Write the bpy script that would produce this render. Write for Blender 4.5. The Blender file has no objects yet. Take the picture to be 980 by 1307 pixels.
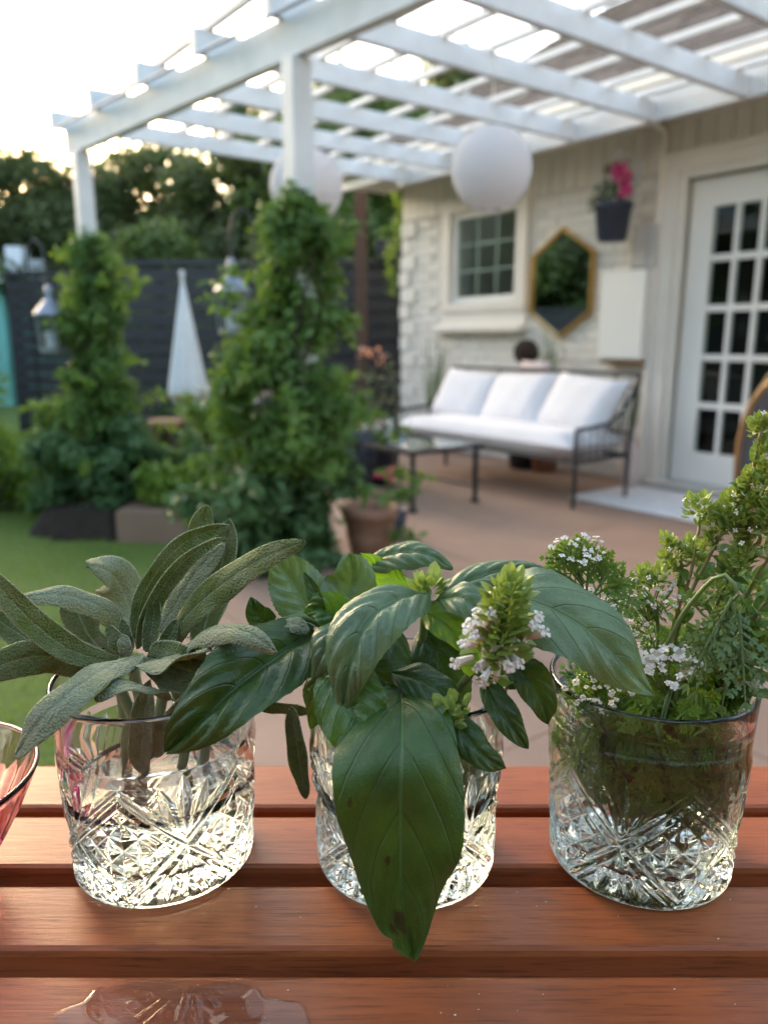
import bpy, bmesh, math, random
import numpy as np
from mathutils import Vector, Matrix, Quaternion, Euler

random.seed(7)
RNG = np.random.default_rng(11)
SC = bpy.context.scene
COL = SC.collection
R = math.radians

# ------------------------------------------------------------------ camera
PITCH = 12.5
CAM_Z = 0.985
cam_d = bpy.data.cameras.new('camera')
cam = bpy.data.objects.new('camera', cam_d)
COL.objects.link(cam)
cam.location = (0, 0, CAM_Z)
cam.rotation_euler = (R(90 - PITCH), 0, 0)
cam_d.sensor_fit = 'VERTICAL'
cam_d.sensor_height = 36
cam_d.sensor_width = 27
cam_d.lens = 36 * 987 / 1307
cam_d.clip_start = 0.02
cam_d.clip_end = 500
cam_d.dof.use_dof = True
cam_d.dof.focus_distance = 0.318
cam_d.dof.aperture_fstop = 8.2
SC.camera = cam

# ------------------------------------------------------------------ sky, sun, exposure
SUN_AZ = -36          # degrees from the view direction, towards the left
SUN_EL = 10
world = bpy.data.worlds.new('World')
SC.world = world
world.use_nodes = True
wn = world.node_tree
sky = wn.nodes.new('ShaderNodeTexSky')
sky.sky_type = 'NISHITA'
sky.sun_disc = False
sky.sun_elevation = R(SUN_EL)
sky.sun_rotation = R(SUN_AZ)
sky.air_density = 0.9
sky.dust_density = 3.0
sky.ozone_density = 0.0
bg = wn.nodes['Background']
bg.inputs['Strength'].default_value = 0.15
wn.links.new(sky.outputs[0], bg.inputs['Color'])

sun_d = bpy.data.lights.new('sun', 'SUN')
sun = bpy.data.objects.new('sun', sun_d)
COL.objects.link(sun)
sun_d.energy = 0.4
sun_d.angle = R(12)
sun_d.color = (1.0, 0.78, 0.55)
_sd = Vector((math.sin(R(SUN_AZ)) * math.cos(R(SUN_EL)), math.cos(R(SUN_AZ)) * math.cos(R(SUN_EL)), math.sin(R(SUN_EL))))
sun.rotation_euler = (-_sd).to_track_quat('-Z', 'Y').to_euler()
sun.location = (-5, 8, 6)

SC.view_settings.view_transform = 'Standard'
SC.view_settings.look = 'None'
SC.view_settings.exposure = 3.05
SC.view_settings.gamma = 1.0
SC.render.engine = 'CYCLES'
cy = SC.cycles
cy.use_denoising = True
cy.max_bounces = 18
cy.diffuse_bounces = 4
cy.glossy_bounces = 8
cy.transmission_bounces = 18
cy.transparent_max_bounces = 16
cy.sample_clamp_indirect = 8
cy.blur_glossy = 0.3

# ------------------------------------------------------------------ helpers: geometry
FPX = 987.0
_ca, _sa = math.cos(R(PITCH)), math.sin(R(PITCH))


def ray(x, y):
    return Vector(((x - 490) / FPX, _ca - (y - 653.5) / FPX * _sa, -_sa - (y - 653.5) / FPX * _ca))


def P(x, y, Y):
    r = ray(x, y)
    return Vector((0, 0, CAM_Z)) + r * (Y / r.y)


def PZ(x, y, z):
    r = ray(x, y)
    return Vector((0, 0, CAM_Z)) + r * ((z - CAM_Z) / r.z)


class MB:
    def __init__(s):
        s.v = []
        s.f = []
        s.uv = None

    def add(s, vs, fs):
        o = len(s.v)
        s.v += [tuple(p) for p in vs]
        s.f += [tuple(i + o for i in f) for f in fs]
        return s

    def box(s, lo, hi, bev=0.0):
        (x0, y0, z0), (x1, y1, z1) = lo, hi
        if bev <= 0:
            return s.add([(x0, y0, z0), (x1, y0, z0), (x1, y1, z0), (x0, y1, z0), (x0, y0, z1), (x1, y0, z1), (x1, y1, z1), (x0, y1, z1)],
                         [(0, 3, 2, 1), (4, 5, 6, 7), (0, 1, 5, 4), (1, 2, 6, 5), (2, 3, 7, 6), (3, 0, 4, 7)])
        bm = bmesh.new()
        bmesh.ops.create_cube(bm, size=1)
        for v in bm.verts:
            v.co = Vector(((x0 + x1) / 2 + v.co.x * (x1 - x0), (y0 + y1) / 2 + v.co.y * (y1 - y0), (z0 + z1) / 2 + v.co.z * (z1 - z0)))
        bmesh.ops.bevel(bm, geom=list(bm.edges), offset=bev, segments=2, profile=0.5, affect='EDGES')
        bm.verts.index_update()
        s.add([v.co for v in bm.verts], [[v.index for v in f.verts] for f in bm.faces])
        bm.free()
        return s

    def bar(s, a, b, w, h, up=(0, 0, 1)):
        a, b = Vector(a), Vector(b)
        d = (b - a).normalized()
        up = Vector(up)
        if abs(d.dot(up)) > 0.98:
            up = Vector((0, 1, 0))
        x = d.cross(up).normalized() * (w / 2)
        z = x.cross(d).normalized() * (h / 2)
        vs = [p + sx * x + sz * z for p in (a, b) for sx, sz in ((-1, -1), (1, -1), (1, 1), (-1, 1))]
        return s.add(vs, [(0, 3, 2, 1), (4, 5, 6, 7), (0, 1, 5, 4), (1, 2, 6, 5), (2, 3, 7, 6), (3, 0, 4, 7)])

    def tube(s, pts, rad, n=8, cap=True):
        pts = [Vector(p) for p in pts]
        if not hasattr(rad, '__len__'):
            rad = [rad] * len(pts)
        t0 = (pts[1] - pts[0]).normalized()
        ref = Vector((0, 0, 1)) if abs(t0.z) < 0.9 else Vector((1, 0, 0))
        x = t0.cross(ref).normalized()
        vs, fs = [], []
        for i, p in enumerate(pts):
            t = (pts[min(i + 1, len(pts) - 1)] - pts[max(i - 1, 0)]).normalized()
            x = (x - t * x.dot(t)).normalized()
            y = t.cross(x)
            for k in range(n):
                a = 2 * math.pi * k / n
                vs.append(p + (x * math.cos(a) + y * math.sin(a)) * rad[i])
        for i in range(len(pts) - 1):
            for k in range(n):
                fs.append((i * n + k, i * n + (k + 1) % n, (i + 1) * n + (k + 1) % n, (i + 1) * n + k))
        if cap:
            fs.append(tuple(range(n - 1, -1, -1)))
            fs.append(tuple((len(pts) - 1) * n + k for k in range(n)))
        return s.add(vs, fs)

    def lathe(s, prof, n=32, c=(0, 0, 0), closed=False):
        vs, fs = [], []
        for r, z in prof:
            for k in range(n):
                a = 2 * math.pi * k / n
                vs.append((c[0] + r * math.cos(a), c[1] + r * math.sin(a), c[2] + z))
        m = len(prof)
        for i in range(m - 1 + (1 if closed else 0)):
            j = (i + 1) % m
            for k in range(n):
                fs.append((i * n + k, i * n + (k + 1) % n, j * n + (k + 1) % n, j * n + k))
        if not closed:
            fs.append(tuple(range(n - 1, -1, -1)))
            fs.append(tuple((m - 1) * n + k for k in range(n)))
        return s.add(vs, fs)

    def ball(s, c, r, nu=10, nv=6, sq=(1, 1, 1)):
        c = Vector(c)
        vs = [c + Vector((0, 0, -r * sq[2]))]
        for i in range(1, nv):
            a = -math.pi / 2 + math.pi * i / nv
            for k in range(nu):
                b = 2 * math.pi * k / nu
                vs.append(c + Vector((math.cos(a) * math.cos(b) * r * sq[0], math.cos(a) * math.sin(b) * r * sq[1], math.sin(a) * r * sq[2])))
        vs.append(c + Vector((0, 0, r * sq[2])))
        fs = [(0, 1 + (k + 1) % nu, 1 + k) for k in range(nu)]
        for i in range(nv - 2):
            for k in range(nu):
                fs.append((1 + i * nu + k, 1 + i * nu + (k + 1) % nu, 1 + (i + 1) * nu + (k + 1) % nu, 1 + (i + 1) * nu + k))
        t = len(vs) - 1
        fs += [(1 + (nv - 2) * nu + k, 1 + (nv - 2) * nu + (k + 1) % nu, t) for k in range(nu)]
        return s.add(vs, fs)


def mesh_of(name, mb, mat, smooth=False):
    me = bpy.data.meshes.new(name)
    me.from_pydata([tuple(v) for v in mb.v], [], mb.f)
    if mb.uv is not None:
        ul = me.uv_layers.new(name='UVMap')
        idx = np.empty(len(me.loops), dtype=np.int32)
        me.loops.foreach_get('vertex_index', idx)
        ul.data.foreach_set('uv', np.asarray(mb.uv, dtype=np.float32)[idx].ravel())
    if smooth:
        me.polygons.foreach_set('use_smooth', [True] * len(me.polygons))
    if mat:
        me.materials.append(mat)
    me.update()
    return me


def link(name, me, parent=None, kind=None):
    o = bpy.data.objects.new(name, me)
    COL.objects.link(o)
    if parent:
        o.parent = parent
    if kind:
        o['kind'] = kind
    return o


def obj(name, mb, mat, parent=None, smooth=False, kind=None, label=None):
    o = link(name, mesh_of(name, mb, mat, smooth), parent, kind)
    if label:
        o['label'] = label
    return o


def tag(o, label, cat, group=None):
    o['label'] = label
    o['category'] = cat
    if group:
        o['group'] = group
    return o


def thing(name, label, cat, loc=(0, 0, 0), rz=0, group=None):
    o = bpy.data.objects.new(name, None)
    o.empty_display_size = 0.05
    COL.objects.link(o)
    o.location = loc
    o.rotation_euler = (0, 0, rz)
    return tag(o, label, cat, group)


def wobj(name, mb, mat, parent, smooth=False, kind=None, label=None):
    """mesh given in world coordinates, parented to an unrotated empty"""
    L = parent.location
    mb.v = [(p[0] - L[0], p[1] - L[1], p[2] - L[2]) for p in mb.v]
    return obj(name, mb, mat, parent, smooth, kind, label)


def np_obj(name, V, F, mat, parent=None, kind=None, smooth=False):
    me = bpy.data.meshes.new(name)
    V = np.asarray(V, dtype=np.float32).reshape(-1, 3)
    F = np.asarray(F, dtype=np.int32)
    k = F.shape[1]
    me.vertices.add(len(V))
    me.vertices.foreach_set('co', V.ravel())
    me.loops.add(F.size)
    me.loops.foreach_set('vertex_index', F.ravel())
    me.polygons.add(len(F))
    me.polygons.foreach_set('loop_start', np.arange(0, F.size, k, dtype=np.int32))
    me.polygons.foreach_set('loop_total', np.full(len(F), k, dtype=np.int32))
    me.polygons.foreach_set('use_smooth', np.full(len(F), smooth))
    me.materials.append(mat)
    me.update(calc_edges=True)
    me.validate()
    return link(name, me, parent, kind)


# ------------------------------------------------------------------ helpers: materials
def new_mat(name):
    m = bpy.data.materials.new(name)
    m.use_nodes = True
    return m, m.node_tree, m.node_tree.nodes['Principled BSDF']


def node(nt, typ, **kw):
    n = nt.nodes.new(typ)
    for k, v in kw.items():
        if k.startswith('_'):
            setattr(n, k[1:], v)
        else:
            n.inputs[k].default_value = v
    return n


def mixc(nt, fac, c1, c2, blend='MIX'):
    m = nt.nodes.new('ShaderNodeMix')
    m.data_type = 'RGBA'
    m.blend_type = blend
    for sock, val in ((0, fac), (6, c1), (7, c2)):
        if isinstance(val, bpy.types.NodeSocket):
            nt.links.new(val, m.inputs[sock])
        elif isinstance(val, (int, float)):
            m.inputs[sock].default_value = val
        else:
            m.inputs[sock].default_value = (*val[:3], 1)
    return m.outputs[2]


def math_n(nt, op, a, b=None, c=None, clamp=False):
    m = nt.nodes.new('ShaderNodeMath')
    m.operation = op
    m.use_clamp = clamp
    for i, v in enumerate((a, b, c)):
        if v is None:
            continue
        if isinstance(v, bpy.types.NodeSocket):
            nt.links.new(v, m.inputs[i])
        else:
            m.inputs[i].default_value = v
    return m.outputs[0]


def ramp(nt, fac, lo, hi):
    m = nt.nodes.new('ShaderNodeMapRange')
    m.inputs[1].default_value = lo
    m.inputs[2].default_value = hi
    nt.links.new(fac, m.inputs[0])
    return m.outputs[0]


def coords(nt, kind='Object', scale=(1, 1, 1)):
    t = nt.nodes.new('ShaderNodeTexCoord')
    mp = nt.nodes.new('ShaderNodeMapping')
    mp.inputs['Scale'].default_value = scale
    nt.links.new(t.outputs[kind], mp.inputs[0])
    return mp.outputs[0]


def noise(nt, vec, scale, detail=4, rough=0.55):
    n = node(nt, 'ShaderNodeTexNoise', Scale=scale, Detail=detail, Roughness=rough)
    nt.links.new(vec, n.inputs['Vector'])
    return n.outputs['Fac']


def add_bump(nt, b, h, strength, dist):
    bp = node(nt, 'ShaderNodeBump', Strength=strength, Distance=dist)
    nt.links.new(h, bp.inputs['Height'])
    nt.links.new(bp.outputs[0], b.inputs['Normal'])


def pmat(name, c1, c2=None, scale=5, rough=0.6, bump=0, bscale=None, bdist=0.005, metal=0, spec=0.5, stretch=(1, 1, 1), sheen=0):
    m, nt, b = new_mat(name)
    b.inputs['Roughness'].default_value = rough
    b.inputs['Metallic'].default_value = metal
    b.inputs['Specular IOR Level'].default_value = spec
    b.inputs['Sheen Weight'].default_value = sheen
    c2 = c2 or tuple(min(1, c * 0.8) for c in c1)
    v = coords(nt, 'Object', stretch)
    f = noise(nt, v, scale)
    nt.links.new(mixc(nt, ramp(nt, f, 0.3, 0.7), c1, c2), b.inputs['Base Color'])
    if bump:
        add_bump(nt, b, noise(nt, v, bscale or scale * 6), bump, bdist)
    return m


def foliage_mat(name, c1, c2, c3, trans=0.35, rough=0.5):
    """leaf mass: each leaf its own tone, light shines through"""
    m, nt, b = new_mat(name)
    g = nt.nodes.new('ShaderNodeNewGeometry')
    rnd = g.outputs['Random Per Island']
    col = mixc(nt, rnd, c1, c2)
    v = coords(nt, 'Object')
    col = mixc(nt, math_n(nt, 'MULTIPLY', ramp(nt, noise(nt, v, 2.2, 2), 0.45, 0.7), 0.7), col, c3)
    nt.links.new(col, b.inputs['Base Color'])
    b.inputs['Roughness'].default_value = rough
    tr = nt.nodes.new('ShaderNodeBsdfTranslucent')
    nt.links.new(mixc(nt, 0.5, col, (c1[0] * 2.2, c1[1] * 2.0, c1[2] * 0.8)), tr.inputs['Color'])
    ms = nt.nodes.new('ShaderNodeMixShader')
    ms.inputs[0].default_value = trans
    out = nt.nodes['Material Output']
    nt.links.new(b.outputs[0], ms.inputs[1])
    nt.links.new(tr.outputs[0], ms.inputs[2])
    nt.links.new(ms.outputs[0], out.inputs['Surface'])
    return m


def glass_mat(name, col=(1, 1, 1), ior=1.5, rough=0.0, bump=0):
    m = bpy.data.materials.new(name)
    m.use_nodes = True
    nt = m.node_tree
    nt.nodes.remove(nt.nodes['Principled BSDF'])
    g = node(nt, 'ShaderNodeBsdfGlass', Roughness=rough, IOR=ior)
    g.inputs['Color'].default_value = (*col, 1)
    if bump:
        bp = node(nt, 'ShaderNodeBump', Strength=bump, Distance=0.001)
        nt.links.new(noise(nt, coords(nt), 90, 1), bp.inputs['Height'])
        nt.links.new(bp.outputs[0], g.inputs['Normal'])
    nt.links.new(g.outputs[0], nt.nodes['Material Output'].inputs['Surface'])
    return m


def broad_leaf_mat(name, top, under, vein, trans=0.25, rough=0.32, nvein=6.0, slant=0.33, spots=False, gloss=0.5):
    """smooth herb leaf: UV x = -1..1 across (stored 0..1), y = 0..1 along"""
    m, nt, b = new_mat(name)
    uv = nt.nodes.new('ShaderNodeUVMap')
    sp = nt.nodes.new('ShaderNodeSeparateXYZ')
    nt.links.new(uv.outputs[0], sp.inputs[0])
    t = math_n(nt, 'ABSOLUTE', math_n(nt, 'MULTIPLY_ADD', sp.outputs[0], 2.0, -1.0))
    s = sp.outputs[1]
    ph = math_n(nt, 'MULTIPLY', math_n(nt, 'SUBTRACT', s, math_n(nt, 'MULTIPLY', math_n(nt, 'POWER', t, 1.25), slant)), nvein)
    tri = math_n(nt, 'ABSOLUTE', math_n(nt, 'SUBTRACT', math_n(nt, 'FRACT', ph), 0.5))
    vm = ramp(nt, tri, 0.05, 0.0)
    mid = ramp(nt, t, 0.035, 0.008)
    vmask = math_n(nt, 'MAXIMUM', math_n(nt, 'MULTIPLY', vm, 0.7), mid)
    o = coords(nt, 'Object')
    n1 = noise(nt, o, 55, 3)
    col = mixc(nt, ramp(nt, n1, 0.35, 0.7), top, tuple(c * 0.62 for c in top))
    fine = noise(nt, o, 700, 3)
    col = mixc(nt, math_n(nt, 'MULTIPLY', ramp(nt, fine, 0.5, 0.75), 0.25), col, tuple(min(1, c * 1.6) for c in top))
    col = mixc(nt, math_n(nt, 'MULTIPLY', vm, 0.55), col, tuple(c * 0.45 for c in top))
    vor = node(nt, 'ShaderNodeTexVoronoi', Scale=650)
    vor.feature = 'DISTANCE_TO_EDGE'
    nt.links.new(o, vor.inputs['Vector'])
    net = ramp(nt, vor.outputs['Distance'], 0.09, 0.0)
    col = mixc(nt, math_n(nt, 'MULTIPLY', net, 0.12), col, tuple(c * 0.5 for c in top))
    col = mixc(nt, math_n(nt, 'MULTIPLY', mid, 0.6), col, vein)
    if spots:
        sx = sp.outputs[0]
        tot = None
        for (ux, uy, r) in ((0.88, 0.47, 0.014), (0.62, 0.65, 0.017), (0.60, 0.862, 0.058), (0.76, 0.875, 0.03)):
            dx = math_n(nt, 'MULTIPLY', math_n(nt, 'SUBTRACT', sx, ux), 0.55)
            dy = math_n(nt, 'SUBTRACT', s, uy)
            d = math_n(nt, 'SQRT', math_n(nt, 'ADD', math_n(nt, 'MULTIPLY', dx, dx), math_n(nt, 'MULTIPLY', dy, dy)))
            d = math_n(nt, 'ADD', d, math_n(nt, 'MULTIPLY_ADD', noise(nt, o, 320, 2), 0.03, -0.015))
            k = ramp(nt, d, r, r * 0.7)
            tot = k if tot is None else math_n(nt, 'MAXIMUM', tot, k)
        col = mixc(nt, tot, col, (0.025, 0.014, 0.007))
    g = nt.nodes.new('ShaderNodeNewGeometry')
    col = mixc(nt, g.outputs['Backfacing'], col, mixc(nt, math_n(nt, 'MULTIPLY', vmask, 0.5), under, vein))
    nt.links.new(col, b.inputs['Base Color'])
    b.inputs['Roughness'].default_value = rough
    b.inputs['Specular IOR Level'].default_value = gloss
    hgt = math_n(nt, 'MULTIPLY_ADD', fine, 0.3, math_n(nt, 'MULTIPLY_ADD', vmask, -0.9, math_n(nt, 'MULTIPLY', net, -0.12)))
    add_bump(nt, b, math_n(nt, 'ADD', hgt, n1), 0.6, 0.0008)
    tr = nt.nodes.new('ShaderNodeBsdfTranslucent')
    nt.links.new(mixc(nt, 0.65, col, (top[0] * 1.7, top[1] * 2.2, top[2] * 0.8)), tr.inputs['Color'])
    ms = nt.nodes.new('ShaderNodeMixShader')
    ms.inputs[0].default_value = trans
    nt.links.new(b.outputs[0], ms.inputs[1])
    nt.links.new(tr.outputs[0], ms.inputs[2])
    nt.links.new(ms.outputs[0], nt.nodes['Material Output'].inputs['Surface'])
    return m


def sage_mat(name, top, under, edge):
    m, nt, b = new_mat(name)
    uv = nt.nodes.new('ShaderNodeUVMap')
    sp = nt.nodes.new('ShaderNodeSeparateXYZ')
    nt.links.new(uv.outputs[0], sp.inputs[0])
    t = math_n(nt, 'ABSOLUTE', math_n(nt, 'MULTIPLY_ADD', sp.outputs[0], 2.0, -1.0))
    o = coords(nt, 'Object')
    vo = node(nt, 'ShaderNodeTexVoronoi', Scale=1050)
    vo.feature = 'F1'
    nt.links.new(o, vo.inputs['Vector'])
    peb = vo.outputs['Distance']
    fz = noise(nt, o, 3500, 2)
    col = mixc(nt, ramp(nt, peb, 0.25, 0.7), tuple(min(1, c * 1.15) for c in top), tuple(c * 0.72 for c in top))
    col = mixc(nt, ramp(nt, noise(nt, o, 60, 2), 0.35, 0.7), col, mixc(nt, 0.5, col, tuple(c * 0.8 for c in edge)))
    mid = ramp(nt, t, 0.07, 0.02)
    g = nt.nodes.new('ShaderNodeNewGeometry')
    col = mixc(nt, g.outputs['Backfacing'], col, mixc(nt, ramp(nt, peb, 0.25, 0.7), under, tuple(c * 0.72 for c in under)))
    col = mixc(nt, math_n(nt, 'MULTIPLY', mid, 0.55), col, edge)
    ed = ramp(nt, t, 0.91, 0.985)
    col = mixc(nt, math_n(nt, 'MULTIPLY', ed, 0.85), col, edge)
    nt.links.new(col, b.inputs['Base Color'])
    b.inputs['Roughness'].default_value = 0.85
    b.inputs['Specular IOR Level'].default_value = 0.2
    b.inputs['Sheen Weight'].default_value = 0.2
    b.inputs['Sheen Roughness'].default_value = 0.4
    b.inputs['Sheen Tint'].default_value = (0.85, 0.86, 0.68, 1)
    h = math_n(nt, 'MULTIPLY_ADD', fz, 0.3, math_n(nt, 'MULTIPLY', peb, -1.0))
    add_bump(nt, b, h, 1.0, 0.0016)
    tr = nt.nodes.new('ShaderNodeBsdfTranslucent')
    nt.links.new(mixc(nt, 0.5, col, (top[0] * 2, top[1] * 2.1, top[2] * 0.6)), tr.inputs['Color'])
    ms = nt.nodes.new('ShaderNodeMixShader')
    ms.inputs[0].default_value = 0.22
    nt.links.new(b.outputs[0], ms.inputs[1])
    nt.links.new(tr.outputs[0], ms.inputs[2])
    nt.links.new(ms.outputs[0], nt.nodes['Material Output'].inputs['Surface'])
    return m


def wood_slat_mat():
    m, nt, b = new_mat('oiled_hardwood')
    oi = nt.nodes.new('ShaderNodeObjectInfo')
    v = coords(nt, 'Object', (1, 14, 14))
    off = nt.nodes.new('ShaderNodeVectorMath')
    off.operation = 'ADD'
    cmb = nt.nodes.new('ShaderNodeCombineXYZ')
    k = math_n(nt, 'MULTIPLY', oi.outputs['Random'], 37.0)
    for i in range(3):
        nt.links.new(k, cmb.inputs[i])
    nt.links.new(v, off.inputs[0])
    nt.links.new(cmb.outputs[0], off.inputs[1])
    vv = off.outputs[0]
    big = noise(nt, vv, 2.2, 5, 0.6)
    fine = noise(nt, vv, 26, 5, 0.65)
    v2 = coords(nt, 'Object', (38, 800, 800))
    pores = noise(nt, v2, 1.0, 3, 0.6)
    c = mixc(nt, ramp(nt, big, 0.3, 0.72), (0.36, 0.1, 0.032), (0.22, 0.053, 0.016))
    c = mixc(nt, math_n(nt, 'MULTIPLY', ramp(nt, fine, 0.42, 0.72), 0.5), c, (0.13, 0.034, 0.014))
    c = mixc(nt, math_n(nt, 'MULTIPLY', ramp(nt, pores, 0.54, 0.68), 0.7), c, (0.09, 0.025, 0.012))
    c = mixc(nt, math_n(nt, 'MULTIPLY', oi.outputs['Random'], 0.25), c, (0.28, 0.08, 0.035))
    nt.links.new(c, b.inputs['Base Color'])
    rr = nt.nodes.new('ShaderNodeMapRange')
    rr.inputs[3].default_value = 0.3
    rr.inputs[4].default_value = 0.48
    nt.links.new(fine, rr.inputs[0])
    nt.links.new(rr.outputs[0], b.inputs['Roughness'])
    b.inputs['Coat Weight'].default_value = 0.0
    b.inputs['Specular IOR Level'].default_value = 0.3
    b.inputs['Coat Roughness'].default_value = 0.3
    add_bump(nt, b, math_n(nt, 'MULTIPLY_ADD', pores, -0.7, fine), 0.25, 0.0006)
    return m


M = {}
M['wood'] = wood_slat_mat()
M['crystal'] = glass_mat('cut_crystal', (0.945, 0.955, 0.95), 1.52)
M['pink_glass'] = glass_mat('pink_glass', (1.0, 0.86, 0.88), 1.5)
M['pane'] = glass_mat('window_glass', (0.9, 0.95, 0.93), 1.45)
M['lantern_glass'] = glass_mat('lantern_glass', (0.9, 0.93, 0.95), 1.45)
M['water'] = glass_mat('water', (0.97, 0.99, 0.97), 1.33)
M['puddle'] = glass_mat('puddle_water', (1, 1, 1), 1.33, 0, 0.02)
M['basil'] = broad_leaf_mat('basil_leaf', (0.04, 0.085, 0.012), (0.13, 0.22, 0.075), (0.11, 0.19, 0.075), trans=0.12)  # darkened for the under layers, shade between leaves put into the colour
M['basil_fresh'] = broad_leaf_mat('basil_leaf_fresh', (0.075, 0.155, 0.018), (0.15, 0.25, 0.06), (0.16, 0.25, 0.09), trans=0.22, rough=0.27, gloss=0.6)
M['basil_big'] = broad_leaf_mat('basil_leaf_spotted', (0.045, 0.1, 0.013), (0.12, 0.2, 0.07), (0.075, 0.17, 0.05), spots=True, nvein=5.0, slant=0.4, rough=0.36, trans=0.12)
M['basil_lit'] = broad_leaf_mat('basil_leaf_lit', (0.115, 0.18, 0.075), (0.2, 0.28, 0.08), (0.16, 0.25, 0.12), trans=0.1, rough=0.33, gloss=0.6)  # top leaves, lightened so sky sheen and highlights sit in the colour
M['basil_lime'] = broad_leaf_mat('basil_leaf_lime', (0.16, 0.27, 0.03), (0.2, 0.32, 0.04), (0.24, 0.34, 0.08), trans=0.4)
M['herb'] = broad_leaf_mat('oregano_leaf', (0.13, 0.22, 0.04), (0.17, 0.26, 0.08), (0.2, 0.3, 0.1), trans=0.35, nvein=4)
M['sage'] = sage_mat('sage_leaf', (0.13, 0.175, 0.042), (0.24, 0.28, 0.13), (0.52, 0.56, 0.35))  # darker copy for under and back leaves, their shade put into the colour
M['sage_grey_lit'] = sage_mat('sage_leaf_grey_lit', (0.32, 0.36, 0.205), (0.4, 0.42, 0.28), (0.6, 0.62, 0.46))  # silvery leaves, lightened further so highlights sit in the colour
M['sage_backlit'] = sage_mat('sage_leaf_backlit', (0.16, 0.215, 0.04), (0.24, 0.29, 0.1), (0.55, 0.6, 0.36))  # lighter green for backlit leaves, light from behind put into the colour
M['stem'] = pmat('green_stem', (0.16, 0.23, 0.07), (0.1, 0.16, 0.05), 80, 0.5)
M['stem_pale'] = pmat('pale_stem', (0.3, 0.33, 0.2), (0.2, 0.25, 0.12), 80, 0.6)
M['stem_brown'] = pmat('herb_stem_brown', (0.3, 0.22, 0.1), (0.2, 0.2, 0.07), 80, 0.6)
M['bract'] = foliage_mat('bract_green', (0.2, 0.285, 0.06), (0.32, 0.4, 0.12), (0.13, 0.21, 0.04), 0.28)
M['frond'] = foliage_mat('frond_green', (0.11, 0.205, 0.035), (0.17, 0.28, 0.06), (0.075, 0.155, 0.025), 0.33)
M['frond_dull'] = foliage_mat('frond_wilted', (0.085, 0.15, 0.045), (0.13, 0.2, 0.06), (0.06, 0.11, 0.035), 0.25)
M['frond_brightened'] = foliage_mat('frond_brightened_green', (0.2, 0.34, 0.04), (0.3, 0.44, 0.08), (0.13, 0.26, 0.03), 0.35)  # brightened copy for leaves in the dim third glass, light put into the colour
M['petal_white'] = pmat('white_petal', (0.76, 0.73, 0.66), (0.6, 0.52, 0.45), 260, 0.6)
M['petal_pink'] = foliage_mat('pink_petal', (0.62, 0.06, 0.26), (0.7, 0.12, 0.36), (0.5, 0.03, 0.2), 0.3)
M['petal_magenta'] = foliage_mat('magenta_petal', (0.6, 0.04, 0.42), (0.7, 0.1, 0.5), (0.45, 0.02, 0.3), 0.3)
M['petal_soft'] = foliage_mat('soft_pink_petal', (0.6, 0.3, 0.26), (0.7, 0.42, 0.36), (0.5, 0.22, 0.2), 0.3)
M['white_paint'] = pmat('white_paint_weathered', (0.72, 0.73, 0.74), (0.6, 0.61, 0.62), 6, 0.55, 0.15, 60)
M['trim'] = pmat('cream_trim_paint', (0.78, 0.735, 0.665), (0.72, 0.68, 0.61), 3, 0.5, 0.1, 40)
M['brick'] = pmat('painted_brick', (0.8, 0.765, 0.7), (0.72, 0.68, 0.61), 7, 0.7, 0.6, 45, 0.006)
M['mortar'] = pmat('painted_mortar', (0.7, 0.665, 0.6), (0.62, 0.58, 0.52), 9, 0.8, 0.5, 60)
M['shingle'] = pmat('roof_shingle', (0.13, 0.11, 0.105), (0.085, 0.075, 0.075), 14, 0.9, 0.8, 90, 0.01)
M['door_white'] = pmat('door_paint', (0.82, 0.81, 0.77), (0.79, 0.78, 0.74), 3, 0.4)
M['dark_room'] = pmat('dark_interior', (0.02, 0.022, 0.025), (0.03, 0.026, 0.03), 3, 0.8)
M['iron'] = pmat('black_iron', (0.022, 0.022, 0.024), (0.035, 0.035, 0.037), 20, 0.5)
M['black_fence'] = pmat('black_stained_wood', (0.02, 0.021, 0.025), (0.032, 0.033, 0.037), 4, 0.6, 0.3, 50, stretch=(1, 8, 8))
M['cushion'] = pmat('white_cushion_cloth', (0.78, 0.77, 0.8), (0.72, 0.71, 0.74), 4, 0.9, 0.25, 120, sheen=0.2)
M['pinkish_cloth'] = pmat('blush_cloth', (0.66, 0.54, 0.52), (0.6, 0.49, 0.47), 6, 0.9)
M['paper'] = pmat('white_paper', (0.8, 0.8, 0.82), (0.76, 0.76, 0.78), 3, 0.8, 0.1, 30)
M['gold'] = pmat('brushed_gold', (0.55, 0.36, 0.12), (0.45, 0.28, 0.08), 12, 0.35, metal=0.9)
m_, nt_, b_ = new_mat('mirror_silver')
b_.inputs['Base Color'].default_value = (0.78, 0.8, 0.78, 1)
b_.inputs['Metallic'].default_value = 1
b_.inputs['Roughness'].default_value = 0.02
M['mirror'] = m_
M['grey_box'] = pmat('grey_meter_paint', (0.5, 0.48, 0.46), (0.42, 0.41, 0.39), 5, 0.5)
M['navy'] = pmat('navy_plastic', (0.018, 0.025, 0.045), (0.025, 0.032, 0.055), 8, 0.45)
M['terracotta'] = pmat('terracotta', (0.36, 0.19, 0.13), (0.28, 0.15, 0.1), 12, 0.8, 0.3, 60)
M['teal'] = pmat('teal_glaze', (0.2, 0.5, 0.46), (0.15, 0.4, 0.38), 5, 0.4)
M['soil'] = pmat('garden_soil', (0.045, 0.03, 0.022), (0.025, 0.017, 0.012), 18, 0.95, 0.9, 50, 0.02)
M['timber'] = pmat('timber_step', (0.3, 0.2, 0.14), (0.23, 0.15, 0.1), 5, 0.7, 0.3, 40, stretch=(1, 8, 8))
M['bark'] = pmat('bark', (0.06, 0.045, 0.033), (0.03, 0.024, 0.018), 10, 0.95, 0.8, 40, 0.02)
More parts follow.
